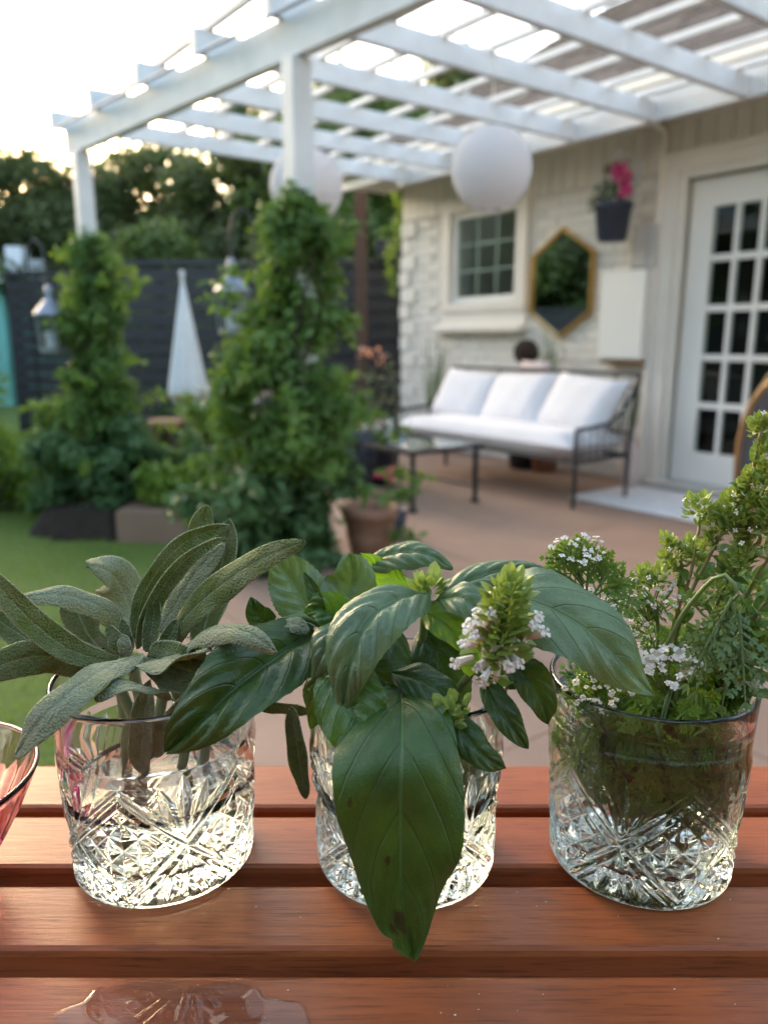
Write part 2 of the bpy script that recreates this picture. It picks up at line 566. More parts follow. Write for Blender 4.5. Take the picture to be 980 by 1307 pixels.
M['canvas'] = pmat('white_canvas', (0.74, 0.78, 0.8), (0.64, 0.68, 0.7), 6, 0.85, 0.2, 50)
M['bistro'] = pmat('reddish_table_wood', (0.26, 0.12, 0.07), (0.18, 0.08, 0.05), 8, 0.6)
M['zinc'] = pmat('galvanised_metal', (0.3, 0.33, 0.38), (0.22, 0.25, 0.3), 15, 0.4, metal=0.6)
M['rattan'] = pmat('rattan_cane', (0.34, 0.2, 0.09), (0.24, 0.13, 0.055), 14, 0.45, 0.2, 60)
M['weave'] = pmat('dark_woven_cord', (0.05, 0.055, 0.075), (0.11, 0.11, 0.12), 120, 0.7, 0.6, 200)
M['mat_cloth'] = pmat('pale_mat', (0.72, 0.7, 0.7), (0.62, 0.6, 0.6), 12, 0.95, 0.4, 120)
M['stone_white'] = pmat('chimney_white', (0.66, 0.68, 0.72), (0.58, 0.6, 0.64), 3, 0.7)
M['rust'] = pmat('rust_brown', (0.12, 0.07, 0.05), (0.08, 0.05, 0.04), 12, 0.8)
M['tree_a'] = foliage_mat('tree_leaf_dark', (0.075, 0.105, 0.036), (0.11, 0.14, 0.05), (0.055, 0.083, 0.03), 0.42)
M['tree_b'] = foliage_mat('tree_leaf_mid', (0.085, 0.135, 0.03), (0.12, 0.175, 0.045), (0.06, 0.105, 0.025), 0.4)
M['vine'] = foliage_mat('vine_leaf', (0.1, 0.19, 0.038), (0.155, 0.26, 0.055), (0.065, 0.14, 0.032), 0.4)
M['vine_low'] = foliage_mat('shrub_leaf_bluegreen', (0.075, 0.155, 0.055), (0.105, 0.2, 0.075), (0.055, 0.125, 0.045), 0.32)
M['lime_shrub'] = foliage_mat('lime_leaf', (0.15, 0.25, 0.035), (0.2, 0.31, 0.05), (0.11, 0.2, 0.03), 0.4)
M['hedge'] = foliage_mat('hedge_leaf', (0.03, 0.075, 0.02), (0.05, 0.105, 0.025), (0.02, 0.055, 0.015), 0.25)
M['olive'] = foliage_mat('grey_green_leaf', (0.12, 0.16, 0.1), (0.17, 0.2, 0.13), (0.08, 0.12, 0.07), 0.25)
M['dry_ball'] = pmat('dry_twig_brown', (0.09, 0.06, 0.045), (0.05, 0.035, 0.03), 30, 0.95, 0.8, 90, 0.01)


def ground_mats():
    m, nt, b = new_mat('lawn_turf')
    v = coords(nt, 'Object')
    c = mixc(nt, ramp(nt, noise(nt, v, 1.6, 3), 0.35, 0.65), (0.2, 0.28, 0.05), (0.15, 0.23, 0.04))
    c = mixc(nt, ramp(nt, noise(nt, v, 40, 4), 0.4, 0.7), c, (0.06, 0.11, 0.022))
    nt.links.new(c, b.inputs['Base Color'])
    b.inputs['Roughness'].default_value = 0.9
    add_bump(nt, b, noise(nt, v, 90, 4), 1.0, 0.03)
    M['lawn'] = m
    m = foliage_mat('grass_blade', (0.2, 0.3, 0.05), (0.25, 0.36, 0.07), (0.16, 0.25, 0.042), 0.4, 0.6)
    M['grass'] = m
    m, nt, b = new_mat('patio_stone')
    v = coords(nt, 'Object')
    oi = nt.nodes.new('ShaderNodeObjectInfo')
    c = mixc(nt, ramp(nt, noise(nt, v, 2.5, 5), 0.3, 0.7), (0.335, 0.215, 0.155), (0.27, 0.17, 0.12))
    c = mixc(nt, math_n(nt, 'MULTIPLY', oi.outputs['Random'], 0.35), c, (0.25, 0.165, 0.12))
    c = mixc(nt, ramp(nt, noise(nt, v, 120, 3), 0.55, 0.75), c, (0.2, 0.13, 0.09))
    nt.links.new(c, b.inputs['Base Color'])
    b.inputs['Roughness'].default_value = 0.7
    add_bump(nt, b, noise(nt, v, 80, 4), 0.3, 0.004)
    M['patio'] = m


ground_mats()

# ------------------------------------------------------------------ leaf-mass builders
def leaf_cloud(C, N, size, aspect=0.5, droop=0.25, rng=RNG):
    """one folded leaf (two triangles fan, 4 verts) at every point C, facing N"""
    n = len(C)
    N = N / (np.linalg.norm(N, axis=1, keepdims=True) + 1e-9)
    rnd = rng.normal(size=(n, 3))
    T = rnd - N * np.sum(rnd * N, axis=1, keepdims=True)
    T[:, 2] -= droop * np.linalg.norm(T, axis=1)
    T /= np.linalg.norm(T, axis=1, keepdims=True) + 1e-9
    B = np.cross(N, T)
    B /= np.linalg.norm(B, axis=1, keepdims=True) + 1e-9
    L = (size * rng.uniform(0.6, 1.3, n))[:, None]
    W = L * aspect
    mid = C + T * L * 0.45 - N * L * 0.08
    V = np.stack([C, mid + B * W * 0.5 + N * L * 0.12, C + T * L - N * L * 0.15, mid - B * W * 0.5 + N * L * 0.12], axis=1)
    F = np.arange(n * 4).reshape(n, 4)
    return V.reshape(-1, 3), F


def blob_points(blobs, per, rng=RNG, shell=0.55):
    Cs, Ns = [], []
    for (c, r) in blobs:
        c = np.array(c)
        r = np.array(r if hasattr(r, '__len__') else (r, r, r))
        k = max(8, int(per * float(np.prod(r)) ** (2 / 3.0)))
        d = rng.normal(size=(k, 3))
        d /= np.linalg.norm(d, axis=1, keepdims=True)
        rad = shell + (1 - shell) * rng.random((k, 1)) + rng.normal(size=(k, 1)) * 0.08
        Cs.append(c + d * rad * r)
        nn = d / r
        nn /= np.linalg.norm(nn, axis=1, keepdims=True)
        Ns.append(nn + rng.normal(size=(k, 3)) * 0.45 + np.array([0, 0, 0.35]))
    return np.concatenate(Cs), np.concatenate(Ns)


def foliage(name, blobs, per, size, mat, parent, aspect=0.5, kind='stuff', shell=0.55):
    C, N = blob_points(blobs, per, RNG, shell)
    V, F = leaf_cloud(C, N, size, aspect)
    return np_obj(name, V, F, mat, parent, kind)


def tree_mesh(h, rad, nblob, leaf, per, mat, seed):
    rg = np.random.default_rng(seed)
    blobs, limbs = [], MB()
    for i in range(nblob):
        a = rg.uniform(0, 2 * math.pi)
        z = h * (0.26 + 0.74 * rg.random() ** 0.9)
        k = math.sin(math.pi * min(1, max(0.1, (z / h - 0.12) / 0.92))) ** 0.7
        rr = rad * k * math.sqrt(rg.random())
        br = rad * rg.uniform(0.2, 0.42)
        blobs.append(((rr * math.cos(a), rr * math.sin(a), z - br * 0.4), (br, br, br * 0.75)))
    limbs.tube([(0, 0, -0.3), (0.05, 0, h * 0.3), (-0.05, 0.05, h * 0.6), (0, 0, h * 0.9)], [h * 0.032, h * 0.024, h * 0.015, h * 0.004], 8)
    for (c, r) in blobs[: nblob * 2 // 3]:
        z0 = max(h * 0.15, c[2] * 0.62)
        limbs.tube([(0, 0, z0), (c[0] * 0.5, c[1] * 0.5, (z0 + c[2]) / 2 + 0.1), c], [h * 0.011, h * 0.007, h * 0.003], 5)
    C, N = blob_points(blobs, per, rg, 0.35)
    V, F = leaf_cloud(C, N, leaf, 0.55, rng=rg)
    return V, F, limbs
# ================================================================== THE SETTING
LAWN_Z = -0.2
lawn = MB()
lawn.add([(-160, -120, LAWN_Z), (160, -120, LAWN_Z), (160, 300, LAWN_Z), (-160, 300, LAWN_Z)], [(0, 1, 2, 3)])
obj('lawn', lawn, M['lawn'], kind='structure')

# grass blades over the part of the lawn one can see
_n = 70000
gx = RNG.uniform(-5.2, -0.72, _n)
gy = 1.0 + 6.2 * RNG.random(_n) ** 1.3
keep = ~((gx > -1.62) & (gy > 4.42))
gx, gy = gx[keep], gy[keep]
_n = len(gx)
gh = RNG.uniform(0.02, 0.05, _n) * (0.8 + 0.4 * np.sin(gx * 5) * np.sin(gy * 4))
ga = RNG.uniform(0, 2 * np.pi, _n)
gl = RNG.uniform(0.1, 0.7, _n) * gh
dx, dy = np.cos(ga), np.sin(ga)
b0 = np.stack([gx - dy * 0.002, gy + dx * 0.002, np.full(_n, LAWN_Z)], 1)
b1 = np.stack([gx + dy * 0.002, gy - dx * 0.002, np.full(_n, LAWN_Z)], 1)
b2 = np.stack([gx + dx * gl, gy + dy * gl, LAWN_Z + gh], 1)
np_obj('grass', np.stack([b0, b1, b2], 1).reshape(-1, 3), np.arange(_n * 3).reshape(-1, 3), M['grass'], kind='stuff')

# patio: a raised slab with laid flagstones
HOUSE = Vector((2.0, 5.26, 0))
HROT = math.atan2(-0.8, 0.6)
hu, hd = Vector((0.6, -0.8, 0)), Vector((0.8, 0.6, 0))      # along the wall, into the wall


def HL(s, d, z):
    return HOUSE + hu * s + hd * d + Vector((0, 0, z))


edge = [(-1.6, 9.5), (-1.6, 4.5), (-0.74, 4.42), (-0.64, 2.0), (-0.75, -4), (9, -4), (9, 9.5)]
pb = MB()
k = len(edge)
pb.add([(x, y, -0.35) for x, y in edge] + [(x, y, -0.012) for x, y in edge],
       [tuple(range(k - 1, -1, -1)), tuple(range(k, 2 * k))] + [(i, (i + 1) % k, k + (i + 1) % k, k + i) for i in range(k)])
patio = obj('patio', pb, M['patio'], kind='structure')


def inside(x, y):
    c = False
    for i in range(k):
        x1, y1 = edge[i]
        x2, y2 = edge[(i + 1) % k]
        if (y1 > y) != (y2 > y) and x < (x2 - x1) * (y - y1) / (y2 - y1) + x1:
            c = not c
    return c


def clip_poly(poly):
    """Sutherland-Hodgman against simple half planes of the patio outline near the lawn"""
    def cut(poly, p, nrm):
        out = []
        for i in range(len(poly)):
            a, b = poly[i], poly[(i + 1) % len(poly)]
            da = (a[0] - p[0]) * nrm[0] + (a[1] - p[1]) * nrm[1]
            db = (b[0] - p[0]) * nrm[0] + (b[1] - p[1]) * nrm[1]
            if da >= 0:
                out.append(a)
            if da * db < 0:
                t = da / (da - db)
                out.append((a[0] + (b[0] - a[0]) * t, a[1] + (b[1] - a[1]) * t))
        return out
    return cut(poly, (-0.74, 0), (1, 0))


slabs = []
for i in range(-7, 8):
    for j in range(-12, 3):
        s0, d0 = i * 0.9 + (0.45 if j % 2 else 0), j * 0.6
        q = [HL(s0 + a, d0 + b, 0) for a, b in ((0.0015, 0.0015), (0.8985, 0.0015), (0.8985, 0.5985), (0.0015, 0.5985))]
        q = [(p.x, p.y) for p in q]
        c = (sum(p[0] for p in q) / 4, sum(p[1] for p in q) / 4)
        if not (-1.6 < c[0] < 6 and -2 < c[1] < 8.6) or not inside(*c):
            continue
        if c[0] < -0.3 and c[1] < 4.9:
            q = clip_poly(q)
        if len(q) >= 3:
            slabs.append(q)
for q in slabs:
    z = random.uniform(-0.002, 0.002)
    n_ = len(q)
    mb = MB().add([(x, y, -0.02) for x, y in q] + [(x, y, z) for x, y in q],
                  [tuple(range(n_, 2 * n_))] + [(a, (a + 1) % n_, n_ + (a + 1) % n_, n_ + a) for a in range(n_)])
    obj('paving_slab', mb, M['patio'], patio)

# planted beds round the two posts
for (x, y, rx, ry) in ((-1.82, 4.78, 0.4, 0.26), (-0.42, 3.3, 0.36, 0.36)):
    mb = MB()
    vs = [(x, y, LAWN_Z + 0.2)]
    for rr, zz in ((0.7, 0.17), (1.0, 0.0)):
        for a in range(28):
            w = 1 + 0.1 * math.sin(a * 1.7) + 0.05 * math.sin(a * 3.1)
            vs.append((x + rx * rr * w * math.cos(a * math.pi / 14), y + ry * rr * w * math.sin(a * math.pi / 14), LAWN_Z + zz))
    fs = [(0, 1 + a, 1 + (a + 1) % 28) for a in range(28)] + [(1 + a, 29 + a, 29 + (a + 1) % 28, 1 + (a + 1) % 28) for a in range(28)]
    mb.add(vs, fs)
    obj('soil_bed', mb, M['soil'], kind='structure')

# ------------------------------------------------------------------ house (local: x along the wall, y into it)
house = thing('house', 'white painted brick house with shingle roof behind the pergola', 'house', HOUSE, HROT)
S0, S1, WH = -3.02, 4.2, 2.42
WIN = (-2.33, -1.52, 1.30, 2.06)          # window opening
DOOR = (-0.065, 1.42, 0.02, 2.0)           # double door opening
wl = MB()


def wall_panel(a, b, z0, z1):
    wl.box((a, 0, z0), (b, 0.2, z1))


wall_panel(S0, WIN[0], -0.25, WH)
wall_panel(WIN[0], WIN[1], -0.25, WIN[2])
wall_panel(WIN[0], WIN[1], WIN[3], WH)
wall_panel(WIN[1], DOOR[0], -0.25, WH)
wall_panel(DOOR[0], DOOR[1], -0.25, DOOR[2])
wall_panel(DOOR[0], DOOR[1], DOOR[3], WH)
wall_panel(DOOR[1], S1, -0.25, WH)
wl.box((S0 + 0.001, 0.2, -0.25), (S0 + 0.2, 6.5, WH))
wl.box((S1 - 0.2, 0.2, -0.25), (S1, 6.5, WH))
wl.box((S0, 6.5, -0.25), (S1, 6.7, WH))
# gable triangle
wl.add([(S0 + 0.01, 0.0, WH), (S0 + 0.01, 6.7, WH), (S0 + 0.01, 3.35, WH + 2.0), (S0 + 0.2, 0.0, WH), (S0 + 0.2, 6.7, WH), (S0 + 0.2, 3.35, WH + 2.0)],
       [(0, 2, 1), (3, 4, 5), (0, 1, 4, 3), (1, 2, 5, 4), (2, 0, 3, 5)])
wall = obj('wall', wl, M['mortar'], house)
# bricks, each one laid
brick_meshes = []
for v in range(4):
    bm = MB().box((-0.1, -0.009, -0.0325), (0.1, 0.02, 0.0325))
    bm.v = [(a + random.uniform(-0.003, 0.003), b + (random.uniform(-0.005, 0.003) if b < 0 else 0), c + random.uniform(-0.003, 0.003)) for a, b, c in bm.v]
    brick_meshes.append(mesh_of('brick', bm, M['brick']))
blocked = [(WIN[0] - 0.12, WIN[1] + 0.12, WIN[2] - 0.12, WIN[3] + 0.1), (DOOR[0] - 0.18, DOOR[1] + 0.18, -1, DOOR[3] + 0.16)]
spots = []
row = 0
z = 0.04
while z < 2.03:
    s = S0 + 0.1 + (0.105 if row % 2 else 0)
    while s < S1 - 0.1:
        if not any(a - 0.09 < s < b + 0.09 and c - 0.02 < z < d + 0.02 for a, b, c, d in blocked):
            spots.append((s, z))
        s += 0.21
    z += 0.0755
    row += 1
spots.sort(key=lambda q: 0 if q[0] < 0.2 else 1)
rest = MB()
for i, (s, z) in enumerate(spots):
    if i < 300:
        o = link('brick', brick_meshes[i % 4], wall)
        o.location = (s, random.uniform(-0.003, 0.003), z)
        o.rotation_euler = (0, random.uniform(-0.012, 0.012), 0)
    else:
        rest.box((s - 0.1, -0.009, z - 0.0325), (s + 0.1, 0.02, z + 0.0325))
obj('brick', rest, M['brick'], wall, kind='stuff')
# frieze of upright boards under the soffit
s = S0
while s < S1 - 0.05:
    mb = MB().box((s + 0.004, -0.02, 2.075), (s + 0.116, 0.01, WH - 0.03))
    if s > DOOR[0] - 0.25 and s < DOOR[1] + 0.15:
        mb = MB().box((s + 0.004, -0.02, 2.165), (s + 0.116, 0.01, WH - 0.03))
    obj('board', mb, M['trim'], wall)
    s += 0.12
# corner stones at the free end of the wall, uneven
for i in range(14):
    w = 0.2 if i % 2 else 0.12
    mb = MB().box((S0 - 0.015 + random.uniform(-0.012, 0.012), -0.03 + random.uniform(-0.012, 0.008), 0.01 + i * 0.147), (S0 + w, 0.16, 0.147 + i * 0.147 - 0.008), 0.008)
    obj('corner_stone', mb, M['brick'], wall)
# roof
RP = math.tan(R(30.5))
EY, EZ = -0.46, 2.42
roof_mb = MB()
RL, RR_ = -3.34, 4.5
ridge_y = 3.35
rz = EZ + (ridge_y - EY) * RP
roof_mb.add([(RL, EY, EZ), (RR_, EY, EZ), (RR_, ridge_y, rz), (RL, ridge_y, rz), (RL, EY, EZ + 0.1), (RR_, EY, EZ + 0.1), (RR_, ridge_y, rz + 0.1), (RL, ridge_y, rz + 0.1),
             (RL, 2 * ridge_y - EY, EZ), (RR_, 2 * ridge_y - EY, EZ), (RL, 2 * ridge_y - EY, EZ + 0.1), (RR_, 2 * ridge_y - EY, EZ + 0.1)],
            [(0, 3, 2, 1), (4, 5, 6, 7), (0, 1, 5, 4), (0, 4, 7, 3), (1, 2, 6, 5), (3, 8, 9, 2), (7, 6, 11, 10), (8, 10, 11, 9), (3, 7, 10, 8), (2, 9, 11, 6)])
roof = obj('roof', roof_mb, M['mortar'], house)
nrow = 24
for r_ in range(nrow):
    y0 = EY - 0.03 + (ridge_y - EY) * r_ / nrow
    y1 = EY + (ridge_y - EY) * (r_ + 1.25) / nrow
    mb = MB()
    x = RL - 0.02
    while x < RR_:
        w = random.uniform(0.2, 0.34)
        t = random.uniform(0.012, 0.026)
        za, zb = EZ + 0.1 + (y0 - EY) * RP, EZ + 0.1 + (y1 - EY) * RP
        mb.add([(x, y0, za + 0.004), (x + w - 0.008, y0, za + 0.004), (x + w - 0.008, y1, zb + 0.002), (x, y1, zb + 0.002), (x, y0, za + t + 0.012), (x + w - 0.008, y0, za + t + 0.012)],
               [(0, 1, 5, 4), (4, 5, 2, 3), (0, 4, 3), (1, 2, 5)])
        x += w
    obj('shingle_course', mb, M['shingle'], roof)
obj('fascia', MB().box((RL - 0.01, EY - 0.045, EZ - 0.09), (RR_, EY - 0.002, EZ + 0.1)), M['trim'], house)
obj('gutter', MB().box((RL - 0.02, EY - 0.13, EZ + 0.0), (RR_, EY - 0.048, EZ + 0.085), 0.02), M['trim'], house)
obj('soffit', MB().box((RL + 0.01, EY, EZ - 0.06), (RR_, 0.0, EZ - 0.03)), M['trim'], house)
bb = MB()
for side in (RL - 0.012,):
    bb.bar((side, EY - 0.05, EZ - 0.0), (side, ridge_y, rz + 0.005), 0.025, 0.2)
obj('rake_board', bb, M['trim'], house)
obj('interior', MB().box((S0 + 0.3, 1.4, -0.2), (S1 - 0.3, 1.5, WH)), M['dark_room'], house)
obj('interior_floor', MB().box((S0 + 0.3, 0.22, -0.05), (S1 - 0.3, 1.4, -0.02)), M['dark_room'], house)

# window
win = obj('window', MB()
          .box((WIN[0] - 0.1, -0.045, WIN[2] - 0.0), (WIN[0] + 0.0, 0.1, WIN[3] + 0.0))
          .box((WIN[1], -0.045, WIN[2]), (WIN[1] + 0.1, 0.1, WIN[3]))
          .box((WIN[0] - 0.1, -0.048, WIN[3]), (WIN[1] + 0.1, 0.1, WIN[3] + 0.09))
          .box((WIN[0] - 0.1, -0.048, WIN[2] - 0.07), (WIN[1] + 0.1, 0.1, WIN[2])), M['trim'], house)
g0 = (WIN[0] + 0.06, WIN[1] - 0.06, WIN[2] + 0.055, WIN[3] - 0.055)
obj('sash_frame', MB()
    .box((WIN[0] + 0.001, 0.0, WIN[2] + 0.001), (g0[0], 0.05, WIN[3] - 0.001))
    .box((g0[1], 0.0, WIN[2] + 0.001), (WIN[1] - 0.001, 0.05, WIN[3] - 0.001))
    .box((g0[0], 0.002, g0[3]), (g0[1], 0.05, WIN[3] - 0.001))
    .box((g0[0], 0.002, WIN[2] + 0.001), (g0[1], 0.05, g0[2])), M['door_white'], win)
cw, rh = (g0[1] - g0[0]) / 3, (g0[3] - g0[2]) / 3
for i in (1, 2):
    obj('muntin', MB().box((g0[0] + cw * i - 0.009, 0.028, g0[2]), (g0[0] + cw * i + 0.009, 0.04, g0[3])), M['door_white'], win)
    obj('muntin', MB().box((g0[0], 0.03, g0[2] + rh * i - 0.009), (g0[1], 0.038, g0[2] + rh * i + 0.009)), M['door_white'], win)
for i in range(3):
    for j in range(3):
        obj('pane', MB().box((g0[0] + cw * i, 0.019, g0[2] + rh * j), (g0[0] + cw * (i + 1), 0.023, g0[2] + rh * (j + 1))), M['pane'], win)
obj('sill', MB().box((WIN[0] - 0.16, -0.11, WIN[2] - 0.245), (WIN[1] + 0.12, 0.01, WIN[2] - 0.19), 0.008), M['trim'], win)
obj('apron', MB().box((WIN[0] - 0.1, -0.03, WIN[2] - 0.19), (WIN[1] + 0.1, 0.01, WIN[2] - 0.07)), M['trim'], win)

# door surround and two french doors
dfr = obj('door_frame', MB()
          .box((DOOR[0] - 0.16, -0.05, 0.0), (DOOR[0] - 0.05, 0.02, DOOR[3] + 0.05))
          .box((DOOR[0] - 0.05, -0.03, 0.0), (DOOR[0], 0.12, DOOR[3]))
          .box((DOOR[0] - 0.185, -0.065, 0.0), (DOOR[0] - 0.16, 0.02, DOOR[3] + 0.13))
          .box((DOOR[1], -0.03, 0.0), (DOOR[1] + 0.05, 0.12, DOOR[3]))
          .box((DOOR[1] + 0.05, -0.05, 0.0), (DOOR[1] + 0.16, 0.02, DOOR[3] + 0.05))
          .box((DOOR[0] - 0.05, -0.03, DOOR[3]), (DOOR[1] + 0.05, 0.12, DOOR[3] + 0.05))
          .box((DOOR[0] - 0.16, -0.052, DOOR[3] + 0.05), (DOOR[1] + 0.16, 0.02, DOOR[3] + 0.13))
          .box((DOOR[0] - 0.2, -0.075, DOOR[3] + 0.13), (DOOR[1] + 0.2, 0.02, DOOR[3] + 0.16)), M['trim'], house)
obj('threshold', MB().box((DOOR[0] - 0.1, -0.16, 0.004), (DOOR[1] + 0.1, 0.1, 0.035)), M['grey_box'], dfr)
for x0, x1 in ((DOOR[0] + 0.004, 0.698), (0.702, DOOR[1] - 0.004)):
    st = 0.115
    a, b = (0.099 if x0 < 0.3 else x0 + st), x1 - st
    z0, z1 = 0.25, 1.815
    pit = (b - a) / 3
    d = obj('door', MB().box((x0, 0.04, 0.04), (a, 0.085, DOOR[3] - 0.004)).box((b, 0.04, 0.04), (x1, 0.085, DOOR[3] - 0.004))
            .box((a, 0.042, 0.04), (b, 0.083, z0)).box((a, 0.042, z1), (b, 0.083, DOOR[3] - 0.004)), M['door_white'], house)
    rp = (z1 - z0) / 5
    for i in (1, 2):
        obj('muntin', MB().box((a + pit * i - 0.0145, 0.044, z0), (a + pit * i + 0.0145, 0.08, z1)), M['door_white'], d)
    for j in range(1, 5):
        obj('muntin', MB().box((a, 0.046, z0 + rp * j - 0.021), (b, 0.078, z0 + rp * j + 0.021)), M['door_white'], d)
    for i in range(3):
        for j in range(5):
            obj('pane', MB().box((a + pit * i, 0.06, z0 + rp * j), (a + pit * (i + 1), 0.064, z0 + rp * (j + 1))), M['pane'], d)
    hx = x1 - 0.05 if x0 < 0.3 else x0 + 0.05
    obj('handle', MB().box((hx - 0.02, 0.03, 0.92), (hx + 0.02, 0.041, 1.12)).tube([(hx, 0.0, 1.0), (hx - 0.1 * (1 if x0 < 0.3 else -1), -0.005, 1.0)], 0.009).tube([(hx, 0.035, 1.0), (hx, 0.0, 1.0)], 0.009), M['iron'], d)
obj('downspout', MB().tube([(-0.235, -0.05, 0.05), (-0.235, -0.05, 1.2), (-0.235, -0.05, 2.3), (-0.235, -0.3, 2.38), (-0.235, -0.5, 2.43)], 0.028, 10), M['trim'], house)

# ------------------------------------------------------------------ pergola (house frame)
perg = thing('pergola', 'white painted timber pergola with open slatted top over the patio', 'pergola', HOUSE, HROT)
BZ0, BZ1 = 2.09, 2.24


def beam_d(s):
    return -3.21 + (s + 2.084) * 0.105


obj('beam', MB().bar((-2.24, beam_d(-2.24), (BZ0 + BZ1) / 2), (2.6, beam_d(2.6), (BZ0 + BZ1) / 2), 0.055, BZ1 - BZ0), M['white_paint'], perg)
for s in (-2.084, 0.061, 2.3):
    pz = LAWN_Z - 0.05
    w = 0.047
    d = beam_d(s) + 0.0
    mb = MB().box((s - w, d - w - 0.0, pz), (s + w, d + w, BZ0 - 0.002), 0.006)
    obj('post', mb, M['white_paint'], perg)
rafters = [-2.28 + 0.57 * i for i in range(9)]
for s in rafters:
    e = beam_d(s) - 0.09
    mb = MB().box((s - 0.021, e, BZ1 + 0.002), (s + 0.021, -0.52, BZ1 + 0.108))
    obj('rafter', mb, M['white_paint'], perg)
for i in range(9):
    d = -3.06 + 0.3 * i
    mb = MB().box((-2.42, d - 0.018, BZ1 + 0.110), (2.6, d + 0.018, BZ1 + 0.140))
    obj('batten', mb, M['white_paint'], perg)
obj('ledger_plate', MB().box((-2.42, -0.545, BZ1 + 0.0), (2.6, -0.522, BZ1 + 0.14)), M['white_paint'], perg)
obj('curtain_rod', MB().tube([(-2.52, beam_d(-2.52) - 0.085, BZ1 - 0.008), (2.6, beam_d(2.6) - 0.085, BZ1 - 0.008)], 0.008, 8), M['zinc'], perg)
# ------------------------------------------------------------------ things on the wall and under the pergola
def on_house(name, label, cat, s, d, z, group=None):
    return thing(name, label, cat, HL(s, d, z), HROT, group)


mir = on_house('mirror', 'hexagonal gold framed mirror hung on the white brick wall', 'mirror', -1.05, -0.03, 1.405)
hexo = [(0, 0.40), (0.295, 0.215), (0.295, -0.215), (0, -0.40), (-0.295, -0.215), (-0.295, 0.215)]
obj('glass', MB().add([(x * 0.97, -0.012, z * 0.97) for x, z in hexo], [(5, 4, 3, 2, 1, 0)]), M['mirror'], mir)
fm = MB()
for i in range(6):
    a, b = hexo[i], hexo[(i + 1) % 6]
    q = [(a[0], a[1]), (b[0], b[1]), (b[0] * 0.955, b[1] * 0.955), (a[0] * 0.955, a[1] * 0.955)]
    fm.add([(x, -0.035, z) for x, z in q] + [(x, 0.02, z) for x, z in q], [(3, 2, 1, 0), (0, 1, 5, 4), (2, 3, 7, 6), (4, 5, 6, 7)])
obj('frame', fm, M['gold'], mir)

cab = on_house('wall_cabinet', 'plain white box cabinet mounted on the wall right of the mirror', 'cabinet', -0.43, 0, 1.15)
obj('body', MB().box((-0.18, -0.11, -0.3), (0.18, -0.011, 0.3), 0.008), M['door_white'], cab)
obj('door', MB().box((-0.182, -0.13, -0.29), (0.182, -0.112, 0.302), 0.006), M['door_white'], cab)
obj('drip_rail', MB().box((-0.17, -0.105, -0.325), (0.17, -0.012, -0.302)), M['rattan'], cab)
mtr = on_house('electrical_box', 'small grey electrical box above the white cabinet', 'electrical box', -0.315, 0, 1.6)
obj('housing', MB().box((-0.1, -0.09, -0.145), (0.1, -0.011, 0.145), 0.01), M['grey_box'], mtr)
obj('cover', MB().box((-0.085, -0.1, -0.13), (0.03, -0.091, 0.13), 0.004), M['grey_box'], mtr)

bk = on_house('wall_bracket', 'white metal bracket holding the hanging flower pot', 'bracket', -0.44, 0, 2.1)
obj('arm', MB().tube([(0, -0.01, 0.05), (0, -0.12, 0.1), (0, -0.25, 0.07), (0, -0.27, 0.05)], 0.007), M['white_paint'], bk)
obj('mount', MB().box((-0.025, -0.022, -0.06), (0.025, -0.009, 0.08)), M['white_paint'], bk)
obj('finial', MB().ball((0, -0.26, 0.085), 0.03), M['white_paint'], bk, True)

hp = on_house('hanging_flower_pot', 'navy hanging pot with trailing leaves and pink flowers on the wall', 'flower pot', -0.445, -0.26, 1.635)
obj('pot', MB().lathe([(0.085, 0), (0.1, 0.03), (0.118, 0.2), (0.128, 0.205), (0.128, 0.24), (0.112, 0.24), (0.108, 0.2)], 24), M['navy'], hp, True)
obj('soil', MB().lathe([(0.106, 0.2), (0.106, 0.206)], 24), M['soil'], hp)
hw = MB()
for a in range(3):
    hw.tube([(0.12 * math.cos(a * 2.1), 0.12 * math.sin(a * 2.1), 0.235), (0.01 * math.cos(a * 2.1), 0.01 * math.sin(a * 2.1), 0.5)], 0.003, 5)
obj('hanger', hw, M['iron'], hp)
foliage('foliage', [((-0.06, -0.02, 0.28), 0.11), ((0.03, 0, 0.32), 0.12), ((-0.13, 0, 0.26), 0.07), ((0.0, -0.03, 0.42), 0.07)], 12000, 0.035, M['hedge'], hp)
foliage('flowers', [((0.11, -0.06, 0.38), (0.065, 0.06, 0.1)), ((0.05, -0.05, 0.43), 0.05), ((0.14, -0.06, 0.29), 0.04)], 16000, 0.035, M['petal_pink'], hp, 0.8)


